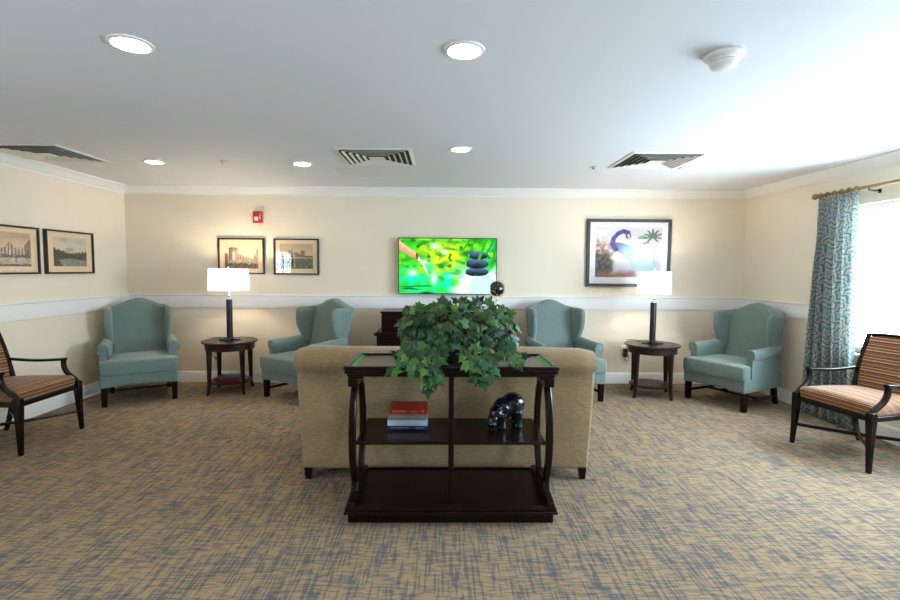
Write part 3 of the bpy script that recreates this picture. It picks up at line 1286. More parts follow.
for k in range(50):
    th = rg.uniform(0, 2 * pi)
    e = Vector((0.33 * cos(th), 0.19 * sin(th), rg.uniform(0.12, 0.34)))
    tube(stm, smoothpath([(0, 0, 0.09), (e.x * 0.4, e.y * 0.4, 0.10 + e.z * 0.55), tuple(e)], 4), 0.0022, 5)
obj('foliage', fol, LEAF, iv, smooth=False)
obj('stem', stm, STEM, iv)

# ------------------------------------------------------------------ side tables and lamps
def make_side_table(label):
    t = thing('side_table', label, 'side table')
    H = 0.600
    bm = BM()
    lathe(bm, [(0.285, H - 0.024), (0.300, H - 0.018), (0.306, H - 0.010), (0.300, H), (0.001, H)], 48)
    obj('tabletop', bm, WALNUT, t, ang=40)
    bm = BM()
    n = 48
    lathe(bm, [(0.262, H - 0.098), (0.268, H - 0.094), (0.268, H - 0.024), (0.250, H - 0.024)], n)
    obj('apron', bm, WALNUT, t, ang=40)
    for k in range(4):
        a = pi / 4 + k * pi / 2
        bm = BM()
        rings = []
        for z, r, h in ((0, 0.277, 0.013), (0.03, 0.268, 0.014), (0.08, 0.258, 0.015), (0.3, 0.252, 0.019), (H - 0.10, 0.250, 0.024), (H - 0.03, 0.250, 0.024)):
            c = Vector((r * cos(a), r * sin(a), z))
            u = Vector((cos(a), sin(a), 0)) * h
            v = Vector((-sin(a), cos(a), 0)) * h
            rings.append([c - u - v, c + u - v, c + u + v, c - u + v])
        loft(bm, rings)
        obj('leg', bm, WALNUT, t, bev=0.003)
    bm = BM()
    lathe(bm, [(0.232, 0.118), (0.240, 0.124), (0.240, 0.134), (0.234, 0.138), (0.001, 0.138)], 48)
    obj('shelf', bm, WALNUT, t, ang=40)
    return t


GT = 'round side tables under the table lamps'
T1 = make_side_table('round dark wood side table on the left, books on its lower shelf')
T1.location = (-2.485, 5.63, 0)
T1.rotation_euler = (0, 0, radians(8))
T1['group'] = GT
dup(T1, (2.415, 5.50, 0), radians(-17), 'round dark wood side table on the right with an empty lower shelf', GT)


def make_lamp(label):
    t = thing('table_lamp', label, 'table lamp')
    bm = BM()
    box(bm, -0.115, 0.115, -0.028, 0.028, 0, 0.016)
    box(bm, -0.028, 0.028, -0.115, 0.115, 0, 0.016)
    box(bm, -0.045, 0.045, -0.045, 0.045, 0.016, 0.030)
    obj('base', bm, BLACKM, t, bev=0.002)
    bm = BM()
    lathe(bm, [(0.034, 0.03), (0.034, 0.475), (0.030, 0.478)], 24)
    obj('column', bm, BLACKM, t, ang=40)
    bm = BM()
    lathe(bm, [(0.012, 0.478), (0.012, 0.49), (0.020, 0.495), (0.012, 0.505), (0.017, 0.52), (0.010, 0.535), (0.010, 0.62), (0.016, 0.63), (0.016, 0.67)], 16)
    for k in range(3):
        a = k * 2 * pi / 3
        tube(bm, [(0, 0, 0.80), (0.215 * cos(a), 0.215 * 0.80 * sin(a), 0.80)], 0.0025, 5)
    tube(bm, [(0.045 * cos(a2), 0, 0.735 + 0.10 * sin(a2)) if True else 0 for a2 in [-0.9 + i * (pi + 1.8) / 14 for i in range(15)]], 0.002, 5, up=(0, 1, 0))
    lathe(bm, [(0.006, 0.80), (0.006, 0.835), (0.011, 0.845), (0.004, 0.86)], 12)
    obj('neck', bm, CHROME, t)
    bm = BM()
    n = 48
    ro, ri = [], []
    for rr, z in ((0.228, 0.580), (0.217, 0.832)):
        ro.append([(rr * cos(2 * pi * i / n), rr * 0.80 * sin(2 * pi * i / n), z) for i in range(n)])
        ri.append([((rr - 0.003) * cos(2 * pi * i / n), (rr - 0.003) * 0.80 * sin(2 * pi * i / n), z) for i in range(n)])
    loft(bm, [ro[0], ro[1], ri[1], ri[0]], close=True)
    obj('lamp_shade', bm, SHADE, t)
    bm = BM()
    bmesh.ops.create_uvsphere(bm, u_segments=16, v_segments=10, radius=0.03, matrix=Matrix.Translation((0, 0, 0.705)))
    obj('bulb', bm, emis('warm_bulb', (1, 0.78, 0.5, 1), 8), t)
    return t


def bulb_light(x, y, z):
    d = bpy.data.lights.new('bulb_light', 'POINT')
    d.energy = LAMP_TABLE
    d.color = (1.0, 0.82, 0.62)
    d.shadow_soft_size = 0.035
    o = bpy.data.objects.new('bulb_light', d)
    o.location = (x, y, z)
    C.objects.link(o)


GL = 'table lamps with white drum shades'
L1 = make_lamp('table lamp with white drum shade on the left side table below the prints')
L1.location = (-2.485, 5.63, 0.600)
L1.rotation_euler = (0, 0, radians(4))
L1['group'] = GL
dup(L1, (2.415, 5.50, 0.600), radians(82), 'table lamp with white drum shade on the right side table, below the bird picture', GL)
bulb_light(-2.485, 5.63, 1.355)
bulb_light(2.415, 5.50, 1.355)

# books under left table
book('book', -2.47, 5.62, 0.1385, 0.30, 0.22, 0.022, BR, 'red book on the lower shelf of the left side table', radians(-4), group='books under the left side table')
book('book', -2.49, 5.63, 0.160, 0.28, 0.20, 0.020, DNV, 'dark blue book lying on the red book under the left side table', radians(5), group='books under the left side table')

# lamp cord on left table
bm = BM()
tube(bm, smoothpath([(-2.56, 5.78, 0.604), (-2.74, 5.83, 0.604), (-2.84, 5.90, 0.57), (-2.84, 5.90, 0.45), (-2.81, 5.90, 0.36), (-2.76, 5.90, 0.32), (-2.74, 5.90, 0.35), (-2.78, 5.90, 0.40), (-2.81, 5.91, 0.42),
                     (-2.79, 5.92, 0.33), (-2.82, 5.96, 0.30), (-2.84, 6.055, 0.33)], 6), 0.004, 6)
tag(obj('lamp_cord', bm, BLACKP), 'black looped power cord hanging behind the left side table', 'power cord')
# outlet and adapter on the right
t = thing('wall_outlet', 'white wall outlet on the back wall beside the right side table', 'electrical outlet', (2.30, YB, 0.43))
bm = BM()
box(bm, -0.036, 0.036, -0.007, 0, -0.058, 0.058)
obj('cover_plate', bm, WHITEP, t, bev=0.003)
for z in (-0.024, 0.024):
    bm = BM()
    box(bm, -0.014, 0.014, -0.010, -0.006, z - 0.014, z + 0.014)
    obj('socket', bm, WHITEP, t, bev=0.003)
t = thing('power_adapter', 'black power adapter plugged into the outlet by the right side table', 'power adapter', (2.315, YB - 0.011, 0.40))
bm = BM()
box(bm, -0.022, 0.028, -0.040, 0, -0.055, 0.055)
obj('plug_body', bm, BLACKP, t, bev=0.006)
bm = BM()
tube(bm, smoothpath([(0.0, -0.03, 0.05), (0.015, -0.04, 0.10), (0.0, -0.06, 0.15), (-0.02, -0.14, 0.185), (0.0, -0.26, 0.200), (0.04, -0.34, 0.2025)], 6), 0.0035, 6)
tube(bm, smoothpath([(0.0, -0.03, -0.05), (0.01, -0.04, -0.10), (0.03, -0.045, -0.09), (0.035, -0.042, -0.02)], 6), 0.0035, 6)
obj('cord', bm, BLACKP, t)

# ------------------------------------------------------------------ media cabinet behind the sofa
t = thing('media_cabinet', 'dark wood cabinet against the back wall below the television', 'cabinet', (0.01, 5.72, 0))
bm = BM()
box(bm, -0.77, 0.77, -0.22, 0.26, 0.06, 0.68)
box(bm, -0.75, 0.75, -0.19, 0.26, 0.0, 0.06)
obj('body', bm, DARK, t, bev=0.004)
bm = BM()
box(bm, -0.80, 0.80, -0.25, 0.28, 0.680, 0.705)
box(bm, -0.785, 0.785, -0.235, 0.28, 0.705, 0.718)
obj('cabinet_top', bm, DARK, t, bev=0.005)
for k in range(4):
    bm = BM()
    x0 = -0.75 + k * 0.378
    box(bm, x0, x0 + 0.366, -0.238, -0.2205, 0.09, 0.66)
    dr = obj('door', bm, DARK, t, bev=0.004)
    bm = BM()
    kx = x0 + (0.33 if k % 2 == 0 else 0.035)
    bmesh.ops.create_uvsphere(bm, u_segments=12, v_segments=8, radius=0.012, matrix=Matrix.Translation((kx, -0.248, 0.40)))
    obj('knob', bm, BRASS, dr)
bm = BM()
box(bm, -0.72, 0.72, -0.18, 0.24, 0.718, 0.935)
box(bm, -0.735, 0.735, -0.195, 0.255, 0.935, 0.955)
obj('upper_box', bm, DARK, t, bev=0.005)
t = thing('wooden_box', 'small brown box on the left of the cabinet top, behind the ivy', 'box', (-0.40, 5.62, 0.955))
bm = BM()
box(bm, -0.055, 0.055, -0.04, 0.04, 0, 0.035)
obj('body', bm, mat('brown_box_wood', rgb(92, 58, 38), 0.45, noise_amt=0.2, noise_scale=30), t, bev=0.003)
bm = BM()
box(bm, -0.058, 0.058, -0.043, 0.043, 0.035, 0.052)
obj('lid', bm, mat('brown_lid_wood', rgb(104, 66, 42), 0.4, noise_amt=0.2, noise_scale=30), t, bev=0.003)

# globe
t = thing('desk_globe', 'black and gold globe on a thin stand above the ivy, before the television', 'globe', (0.625, 5.62, 0.955))
gm = mat('black_globe_with_gold_land', (0.01, 0.01, 0.01, 1), 0.25, coat=0.5)
nn = NT(gm)
x, y, z, vv = nn.xyz()
f = nn.noise(nn.comb(nn.math('ADD', x, 0.42), y, z), 11, 3)
g = nn.ramp(f, [(0.0, (0, 0, 0, 1)), (0.55, (0, 0, 0, 1)), (0.555, (1, 1, 1, 1))], False)
nn.l(nn.mix(g, (0.006, 0.006, 0.007, 1), (0.80, 0.62, 0.34, 1)), nn.b.inputs['Base Color'])
nn.l(g, nn.b.inputs['Metallic'])
bm = BM()
lathe(bm, [(0.055, 0), (0.055, 0.012), (0.030, 0.022), (0.022, 0.06), (0.020, 0.10), (0.012, 0.115)], 20)
obj('pedestal', bm, mat('white_marble', rgb(232, 228, 222), 0.25), t)
bm = BM()
lathe(bm, [(0.010, 0.115), (0.013, 0.125), (0.006, 0.14), (0.006, 0.165)], 12)
ring = []
for i in range(19):
    a = -0.5 * pi - 0.15 + (pi * 1.0) * i / 18
    ring.append((0.100 * cos(a) * 0.97, 0, 0.265 + 0.100 * sin(a)))
tube(bm, ring, 0.004, 6, w=0.002, up=(0, 1, 0))
obj('stand', bm, GOLD, t)
bm = BM()
bmesh.ops.create_uvsphere(bm, u_segments=32, v_segments=20, radius=0.090)
obj('sphere', bm, gm, t, loc=(0, 0, 0.265))


# ------------------------------------------------------------------ painted pictures
def grid_picture(name, w, h, nu, nv, fn, m, parent, y=0.0):
    me = bpy.data.meshes.new(name)
    vs, fs = [], []
    for j in range(nv + 1):
        for i in range(nu + 1):
            vs.append((-w / 2 + w * i / nu, y, -h / 2 + h * j / nv))
    for j in range(nv):
        for i in range(nu):
            a = j * (nu + 1) + i
            fs.append((a, a + 1, a + nu + 2, a + nu + 1))
    me.from_pydata(vs, [], fs)
    ca = me.color_attributes.new('Col', 'FLOAT_COLOR', 'POINT')
    k = 0
    for j in range(nv + 1):
        for i in range(nu + 1):
            c = fn(i / nu, j / nv)
            ca.data[k].color = s2l([max(0, min(1, q)) for q in c]) + (1,)
            k += 1
    me.materials.append(m)
    o = bpy.data.objects.new(name, me)
    C.objects.link(o)
    o.parent = parent
    return o


def nz(x, y, s=0.0):
    return noise.noise(Vector((x, y, s)))


def lerp(a, b, t):
    t = max(0, min(1, t))
    return tuple(p + (q - p) * t for p, q in zip(a, b))


def tv_fn(u, v):
    base = lerp((0.05, 0.62, 0.05), (0.45, 0.90, 0.05), 0.5 + 1.0 * nz(u * 6, v * 4, 1))
    yel = (0.80, 0.88, 0.10)
    c = lerp(base, yel, 1.35 * exp(-((u - 0.47) / 0.22) ** 2 - ((v - 0.62) / 0.36) ** 2) + 0.45 * nz(u * 9, v * 7, 2))
    c = lerp(c, (0.03, 0.45, 0.05), 0.9 * max(0, nz(u * 7 + v * 5, v * 9 - u * 3, 4)) * 1.8)
    c = lerp(c, (0.05, 0.80, 0.25), sst(0.5, 0.15, v) * sst(0.75, 0.4, u) * 0.75)
    c = lerp(c, (0.02, 0.86, 0.66), sst(0.66, 0.3, v) * max(0, 0.50 + 1.5 * nz(u * 11, v * 9, 7)))
    c = lerp(c, (0.02, 0.30, 0.04), 1.6 * max(0, nz(u * 18, v * 13, 41) - 0.12) * sst(0.25, 0.6, v))
    c = lerp(c, (0.02, 0.30, 0.10), sst(0.28, 0.1, v) * sst(0.5, 0.2, u) * max(0, nz(u * 5, v * 34, 9)) * 2)
    for (a, b, r1, r2) in ((0.37, 0.86, 0.045, 0.06), (0.47, 0.76, 0.035, 0.045), (0.26, 0.58, 0.03, 0.04), (0.14, 0.37, 0.05, 0.06), (0.36, 0.27, 0.035, 0.12)):
        c = lerp(c, (0.75, 1.0, 0.85), 1.1 * exp(-((u - a) / r1) ** 2 - ((v - b) / r2) ** 2))
    # white mist at lower right
    c = lerp(c, (0.90, 1.0, 1.0), 1.5 * sst(0.50, 0.72, u + 0.12 * nz(u * 6, v * 8, 12)) * sst(0.52, 0.25, v + 0.10 * nz(u * 9, v * 5, 13)))
    c = lerp(c, (0.0, 0.75, 0.70), 0.8 * sst(0.82, 0.95, u) * max(0, nz(u * 14, v * 12, 15) + 0.1) * 2 * sst(0.1, 0.25, v))
    # bamboo leaves upper right
    for k, (x0, y0, x1, y1, w) in enumerate(((0.90, 1.0, 0.82, 0.62, 0.025), (0.74, 1.0, 0.66, 0.80, 0.02), (0.98, 1.0, 0.90, 0.72, 0.02), (0.84, 1.0, 0.72, 0.86, 0.018), (1.0, 0.95, 0.96, 0.5, 0.02))):
        t = max(0, min(1, ((u - x0) * (x1 - x0) + (v - y0) * (y1 - y0)) / ((x1 - x0) ** 2 + (y1 - y0) ** 2)))
        d = sqrt((u - x0 - t * (x1 - x0)) ** 2 + ((v - y0 - t * (y1 - y0)) * 0.56) ** 2)
        c = lerp(c, (0.10, 0.55, 0.02), 1.2 * sst(w, w * 0.5, d * (1 + t)))
    # stacked stones
    for (a, b, r1, r2) in ((0.80, 0.395, 0.130, 0.085), (0.802, 0.545, 0.124, 0.095), (0.815, 0.700, 0.105, 0.080)):
        q = ((u - a) / r1) ** 2 + ((v - b) / r2) ** 2
        if q < 1:
            k = sst(1.0, 0.85, q)
            sh = (v - b) / r2
            s = lerp((0.01, 0.02, 0.08), (0.30, 0.42, 0.58), 0.45 + 0.7 * sh + 0.3 * nz(u * 12, v * 12, 5))
            s = lerp(s, (0.85, 0.92, 1.0), sst(-0.80, -0.98, (u - a) / r1) * 0.9)
            c = lerp(c, s, k)
    # bamboo leaf over stones
    t = max(0, min(1, ((u - 0.90) * -0.08 + (v - 1.0) * -0.38) / (0.08 ** 2 + 0.38 ** 2)))
    d = sqrt((u - 0.90 + t * 0.08) ** 2 + ((v - 1.0 + t * 0.38) * 0.56) ** 2)
    c = lerp(c, (0.15, 0.62, 0.05), sst(0.02, 0.01, d))
    if v < 0.36 and 0.72 < u:
        c = lerp(c, (0.70, 0.98, 0.98), sst(0.36, 0.26, v + 0.12 * nz(u * 18, 3, 3)))
    # hand and poured water at left
    yc = 0.88 - u * 1.15
    wd = 0.085 - 0.17 * u
    if u < 0.20 and abs(v - yc) < wd:
        c = lerp((0.78, 0.48, 0.36), (0.90, 0.72, 0.58), 0.5 + 0.5 * (v - yc) / wd)
    if 0.18 < u < 0.30:
        vc = 0.66 - 14 * (u - 0.18) ** 2 - 1.0 * (u - 0.18)
        c = lerp(c, (0.92, 1.0, 0.95), sst(0.05, 0.01, abs(v - vc)))
    if abs(u - 0.185) < 0.012 and 0.62 < v < 0.74:
        c = (0.55, 0.12, 0.20)
    return c


t = thing('television', 'large flat television showing a green pond and stacked stones on the back wall', 'television', (0.052, 6.0, 1.481), 0)
bm = BM()
box(bm, -0.610, 0.610, -0.008, 0.022, -0.348, 0.348)
box(bm, -0.35, 0.35, 0.022, 0.045, -0.25, 0.15)
obj('casing', bm, BLACKP, t, bev=0.003)
bm = BM()
box(bm, -0.2, 0.2, 0.045, 0.08, -0.12, 0.12)
obj('wall_mount', bm, BLACKM, t)
grid_picture('screen', 1.200, 0.676, 200, 112, tv_fn, SCREENM, t, -0.0095)


def sepia(t):
    return lerp((0.16, 0.13, 0.10), (0.93, 0.82, 0.66), t)


def arch_fn(u, v):
    t = 0.95 - 0.12 * (1 - v) + 0.05 * nz(u * 4, v * 5, 2)
    sk = 0.42
    if 0.12 < u < 0.40:
        sk = 0.86 - 0.05 * abs(u - 0.26) / 0.14
    elif 0.40 <= u < 0.88:
        sk = 0.60 - 0.55 * (u - 0.40) + 0.03 * sin(u * 90)
    elif u >= 0.88:
        sk = 0.50 + 2.6 * (u - 0.88) + 0.05 * sin(u * 60)
    else:
        sk = 0.5
    if v < sk and v > 0.24:
        t = 0.55 + 0.25 * sin(u * 75) * 0.5 + 0.2 * nz(u * 30, v * 30, 5)
        if 0.12 < u < 0.22:
            t -= 0.25
        if 0.235 < u < 0.315 and v < 0.66 and (u - 0.275) ** 2 / 0.0016 + max(0, v - 0.6) ** 2 / 0.004 < 1:
            t = 0.88
        if 0.16 < u < 0.40 and 0.74 < v < 0.78:
            t = 0.25
    if v <= 0.34:
        t = 0.70 + 0.4 * nz(u * 10, v * 25, 8)
    if v < 0.20 + 0.08 * nz(u * 9, 1, 3):
        t = 0.30 + 0.5 * nz(u * 22, v * 22, 4)
    if u < 0.10 and v < 0.6:
        t = 0.3 + 0.3 * nz(u * 20, v * 20, 1)
    return sepia(t)


def palace_fn(u, v):
    t = 0.92 - 0.18 * v + 0.05 * nz(u * 4, v * 5, 2)
    sk = 0.52 + 0.03 * nz(u * 12, 0, 5)
    if 0.25 < u < 0.75:
        sk = 0.60
    for a, w, h in ((0.31, 0.06, 0.74), (0.50, 0.09, 0.66), (0.69, 0.06, 0.74)):
        if abs(u - a) < w:
            sk = max(sk, h - 0.4 * abs(u - a))
    col = None
    if v < sk:
        t = 0.42 + 0.22 * sin(u * 120) * sin(v * 90) + 0.2 * nz(u * 20, v * 20, 3)
        if u < 0.22 or u > 0.78:
            t = 0.22 + 0.3 * nz(u * 22, v * 22, 3)
    if v < 0.42:
        return lerp((0.30, 0.32, 0.20), (0.52, 0.50, 0.34), 0.5 + 0.8 * nz(u * 12, v * 16, 7))
    if v < 0.46:
        t = 0.8
    if v < 0.12:
        t = 0.8
    return sepia(t)


def canal_fn(u, v):
    t = lerp((0.90, 0.84, 0.72), (0.78, 0.76, 0.66), v)
    c = lerp(t, (0.60, 0.62, 0.56), max(0, nz(u * 3, v * 5, 3)) * 1.2)
    sk = 0.46 + 0.03 * nz(u * 20, 0, 2)
    if u < 0.34:
        sk = 0.62 - 0.35 * u + 0.03 * sin(u * 50)
    if u > 0.56:
        sk = 0.46 + 0.10 * (u - 0.5) + 0.035 * sin(u * 60)
    if v < sk and v > 0.26 - 0.1 * abs(u - 0.5):
        q = 0.5 + 0.9 * nz(u * 24, v * 24, 4)
        c = lerp((0.10, 0.09, 0.07), (0.46, 0.39, 0.30), q)
    elif v <= 0.30:
        c = lerp((0.36, 0.42, 0.38), (0.64, 0.66, 0.58), 0.5 + 0.8 * nz(u * 8, v * 40, 6))
        if u < 0.26 - v * 0.5:
            c = (0.30, 0.25, 0.18)
    if abs(u - 0.38) < 0.006 and v < 0.62 and v > 0.3:
        c = (0.2, 0.17, 0.14)
    return c


def colon_fn(u, v):
    t = 0.78 + 0.1 * (1 - v) + 0.06 * nz(u * 4, v * 5, 2)
    sk = 0.60
    if 0.42 < u < 0.62:
        sk = 0.60 + 0.16 * (1 - abs(u - 0.52) / 0.10)
    if u > 0.84:
        sk = 0.62 + 1.4 * (u - 0.84)
    if u < 0.2:
        sk = 0.55 + 0.2 * sin(u * 14)
    if v < sk:
        t = 0.50 + 0.22 * (1 if sin(u * 85) > 0 else -1) + 0.2 * nz(u * 20, v * 20, 3)
        if v > sk - 0.05:
            t = 0.75
        if u > 0.86 or u < 0.14:
            t = 0.26 + 0.2 * nz(u * 30, v * 30, 3)
        if v < 0.36:
            t = 0.25 + 0.35 * nz(u * 30, v * 30, 3)
    if v < 0.26:
        t = 0.75 + 0.15 * nz(u * 15, v * 30, 3)
        if nz(u * 22, v * 16, 11) > 0.33:
            t = 0.2
    if v < 0.07:
        t = 0.35
    return sepia(t)


def heron_fn(u, v):
    c = lerp((0.80, 0.80, 0.86), (0.93, 0.92, 0.96), 0.5 + nz(u * 3, v * 3, 1))
    # brown trees at left
    tr = sst(0.34, 0.12, u + 0.10 * nz(u * 8, v * 8, 2)) * sst(0.88, 0.62, v + 0.12 * nz(u * 12, v * 10, 6))
    c = lerp(c, lerp((0.45, 0.36, 0.32), (0.86, 0.78, 0.70), 0.5 + 1.1 * nz(u * 22, v * 18, 4)), tr)
    tr2 = sst(0.30, 0.22, u + 0.08 * nz(u * 9, v * 9, 2)) * sst(0.55, 0.42, v + 0.05 * nz(u * 20, 2, 6))
    c = lerp(c, lerp((0.16, 0.14, 0.13), (0.42, 0.40, 0.36), 0.5 + nz(u * 25, v * 12, 9)), tr2 * 0.9)
    c = lerp(c, (0.62, 0.42, 0.36), sst(0.18, 0.04, v + 0.05 * nz(u * 6, 3, 3)) * sst(0.75, 0.5, u) * 0.9)
    c = lerp(c, (0.93, 0.90, 0.88), 0.6 * exp(-((u - 0.38) / 0.12) ** 2 - ((v - 0.33) / 0.12) ** 2))
    # palm at right
    for k in range(9):
        a = -0.9 + k * 0.62
        dx, dy = cos(a) * 0.14, sin(a) * 0.15
        px, py = u - 0.86, (v - 0.82)
        L = sqrt(dx * dx + dy * dy)
        t = (px * dx + py * dy) / L / L
        if 0 < t < 1:
            d = abs(px * dy - py * dx) / L
            c = lerp(c, (0.34, 0.46, 0.38), sst(0.034 * (1 - t * 0.6), 0.010, d))
    for (a, b) in ((0.70, 0.80), (0.76, 0.68)):
        c = lerp(c, (0.42, 0.58, 0.40), 0.8 * sst(1.0, 0.6, ((u - a) / 0.07) ** 2 + ((v - b - 0.2 * (u - a)) / 0.035) ** 2))
    c = lerp(c, (0.62, 0.74, 0.84), sst(0.03, 0.015, abs(u - 0.87)) * sst(0.80, 0.7, v) * 0.7)
    # bird body: pale blue sweep to the lower right
    for s in range(24):
        t = s / 23
        bx_ = 0.30 + 0.50 * t
        by_ = 0.62 - 0.10 * t - 0.45 * t * t
        r = 0.07 + 0.10 * t
        q = ((u - bx_) / r) ** 2 + ((v - by_) / (r * 1.2)) ** 2
        if q < 1:
            cc = lerp((0.26, 0.27, 0.52), (0.62, 0.78, 0.90), t * 2.2)
            cc = lerp(cc, (0.80, 0.90, 0.96), max(0, t - 0.4))
            c = lerp(c, cc, sst(1.0, 0.7, q) * 0.75)
    # curved dark blue neck
    NK = [(0.30, 0.56), (0.25, 0.66), (0.27, 0.78), (0.34, 0.88), (0.42, 0.92), (0.48, 0.89), (0.49, 0.82)]
    best = 9
    for i in range(len(NK) - 1):
        a, b = NK[i], NK[i + 1]
        dx, dy = b[0] - a[0], b[1] - a[1]
        t = max(0, min(1, ((u - a[0]) * dx + (v - a[1]) * dy) / (dx * dx + dy * dy)))
        w = 0.050 - 0.012 * sin((i + t) / 6 * pi)
        best = min(best, sqrt((u - a[0] - t * dx) ** 2 + ((v - a[1] - t * dy) * 0.8) ** 2) / w)
    if best < 1:
        c = lerp(c, lerp((0.16, 0.17, 0.42), (0.34, 0.36, 0.66), 0.5 + nz(u * 20, v * 20, 2)), sst(1.0, 0.7, best))
    # beak
    t = (0.86 - v) / 0.20
    if 0 < t < 1 and abs(u - (0.485 + 0.055 * t)) < 0.018 * (1 - t) + 0.002:
        c = (0.92, 0.74, 0.62)
    return tuple(q * 0.90 for q in c)


def framed(name, label, loc, rotz, w, h, fw, depth, fmat, matm, mw, mh, art, group, cat='picture', nu=110, nv=80, moy=0.0, gl=None):
    t = thing(name, label, cat, loc, rotz, group)
    bm = BM()
    for (a, b, c, d) in ((-w / 2, w / 2, h / 2 - fw, h / 2), (-w / 2, w / 2, -h / 2, -h / 2 + fw), (-w / 2, -w / 2 + fw, -h / 2 + fw, h / 2 - fw), (w / 2 - fw, w / 2, -h / 2 + fw, h / 2 - fw)):
        box(bm, a, b, -depth, 0, c, d)
    obj('frame', bm, fmat, t, bev=0.0015)
    bm = BM()
    box(bm, -w / 2 + fw * 0.6, w / 2 - fw * 0.6, -depth * 0.5, -0.002, -h / 2 + fw * 0.6, h / 2 - fw * 0.6)
    obj('mat_board', bm, matm, t, smooth=False)
    g = grid_picture('print', mw, mh, nu, nv, art, PRINTM, t, -depth * 0.5 - 0.0015)
    g.location = (0, 0, moy)
    bm = BM()
    box(bm, -w / 2 + fw * 0.8, w / 2 - fw * 0.8, -depth * 0.5 - 0.007, -depth * 0.5 - 0.004, -h / 2 + fw * 0.8, h / 2 - fw * 0.8)
    obj('glass', bm, gl or GLASS, t, smooth=False)
    return t


GB = 'small framed prints in black frames'
fr = dict(fw=0.018, depth=0.035, fmat=FRAME, matm=MATB)
framed('framed_print', 'framed sepia print of a street with an arch, behind the left lamp', (-2.512, YB, 1.588), 0, 0.570, 0.446, mw=0.41, mh=0.315, art=arch_fn, group=GB, moy=0.005, **fr)
framed('framed_print', 'framed sepia print of a palace over a lawn, right of the left lamp', (-1.83, YB, 1.586), 0, 0.560, 0.448, mw=0.41, mh=0.310, art=palace_fn, group=GB, moy=0.005, **fr)
framed('framed_print', 'framed print of a canal with houses, on the left wall nearer the corner', (XL, 5.155, 1.592), pi / 2, 0.650, 0.445, mw=0.45, mh=0.30, art=canal_fn, group=GB, moy=0.005, **fr)
framed('framed_print', 'framed print of a columned building on the left wall, cut by the view edge', (XL, 4.43, 1.592), pi / 2, 0.650, 0.445, mw=0.47, mh=0.31, art=colon_fn, group=GB, moy=0.005, **fr)
framed('framed_bird_picture', 'large framed picture of a blue wading bird above the right lamp', (2.325, YB, 1.660), 0, 1.060, 0.845, 0.038, 0.035, FRAMEG, MATW, 0.835, 0.625, heron_fn, None, nu=180, nv=130, moy=0.01, gl=SOFTGLASS)

# ------------------------------------------------------------------ fire alarm
t = thing('fire_alarm', 'red fire alarm strobe high on the back wall above the prints', 'fire alarm', (-2.30, YB, 2.070))
bm = BM()
box(bm, -0.055, 0.055, -0.045, 0, -0.070, 0.070)
obj('housing', bm, REDP, t, bev=0.006)
bm = BM()
box(bm, -0.034, 0.018, -0.062, -0.045, -0.048, 0.004)
obj('strobe_lens', bm, mat('clear_strobe_plastic', rgb(225, 222, 215), 0.15), t, bev=0.008)
LET = {'F': [(0, 0, 1, 5), (1, 4, 3, 5), (1, 2, 2.5, 3)], 'I': [(1, 0, 2, 5)], 'R': [(0, 0, 1, 5), (1, 4, 3, 5), (2, 2, 3, 4), (1, 2, 2, 3), (2, 0, 3, 1.8)], 'E': [(0, 0, 1, 5), (1, 4, 3, 5), (1, 2, 2.5, 3), (1, 0, 3, 1)]}
bm = BM()
s = 0.0042
zt = 0.045
for ch in 'FIRE':
    for (a, b, c, d) in LET[ch]:
        # text runs downwards, letters rotated a quarter turn
        box(bm, 0.026 + b * s * 0.8, 0.026 + d * s * 0.8, -0.0458, -0.0445, zt - c * s, zt - a * s)
    zt -= 4.6 * s
obj('lettering', bm, WHITEP, t, smooth=False)

# ------------------------------------------------------------------ ceiling fittings
CANM = emis('warm_lamp_disc', (1.0, 0.80, 0.56, 1), CAN_EMIT)


def recessed(x, y, label, r=0.080, first=[None]):
    if first[0] is None:
        t = thing('recessed_light', label, 'ceiling light', (x, y, ZC), 0, 'round recessed ceiling lights')
        bm = BM()
        n = 40
        rr = [(r + 0.015, -0.0005), (r + 0.014, -0.006), (r - 0.003, -0.0095), (r - 0.006, -0.006), (r - 0.006, -0.0005)]
        loft(bm, [[(q * cos(2 * pi * i / n), q * sin(2 * pi * i / n), z) for i in range(n)] for q, z in rr], close=True)
        obj('trim_ring', bm, WHITEP, t)
        bm = BM()
        lathe(bm, [(r - 0.007, -0.0045), (r - 0.007, -0.0015), (0.001, -0.0015)], 32)
        obj('lens', bm, CANM, t)
        first[0] = t
        return t
    return dup(first[0], (x, y, ZC), 0, label, 'round recessed ceiling lights')


recessed(-1.405, 2.25, 'large-looking recessed ceiling light at the upper left of the view')
recessed(0.09, 2.27, 'large-looking recessed ceiling light above the sofa, left of the smoke detector')
recessed(-2.74, 4.68, 'small recessed ceiling light nearest the left corner')
recessed(-1.35, 4.70, 'small recessed ceiling light left of the middle air vent')
recessed(0.137, 4.08, 'small recessed ceiling light right of the middle air vent')
recessed(2.38, 4.71, 'faint recessed ceiling light beside the right air vent')


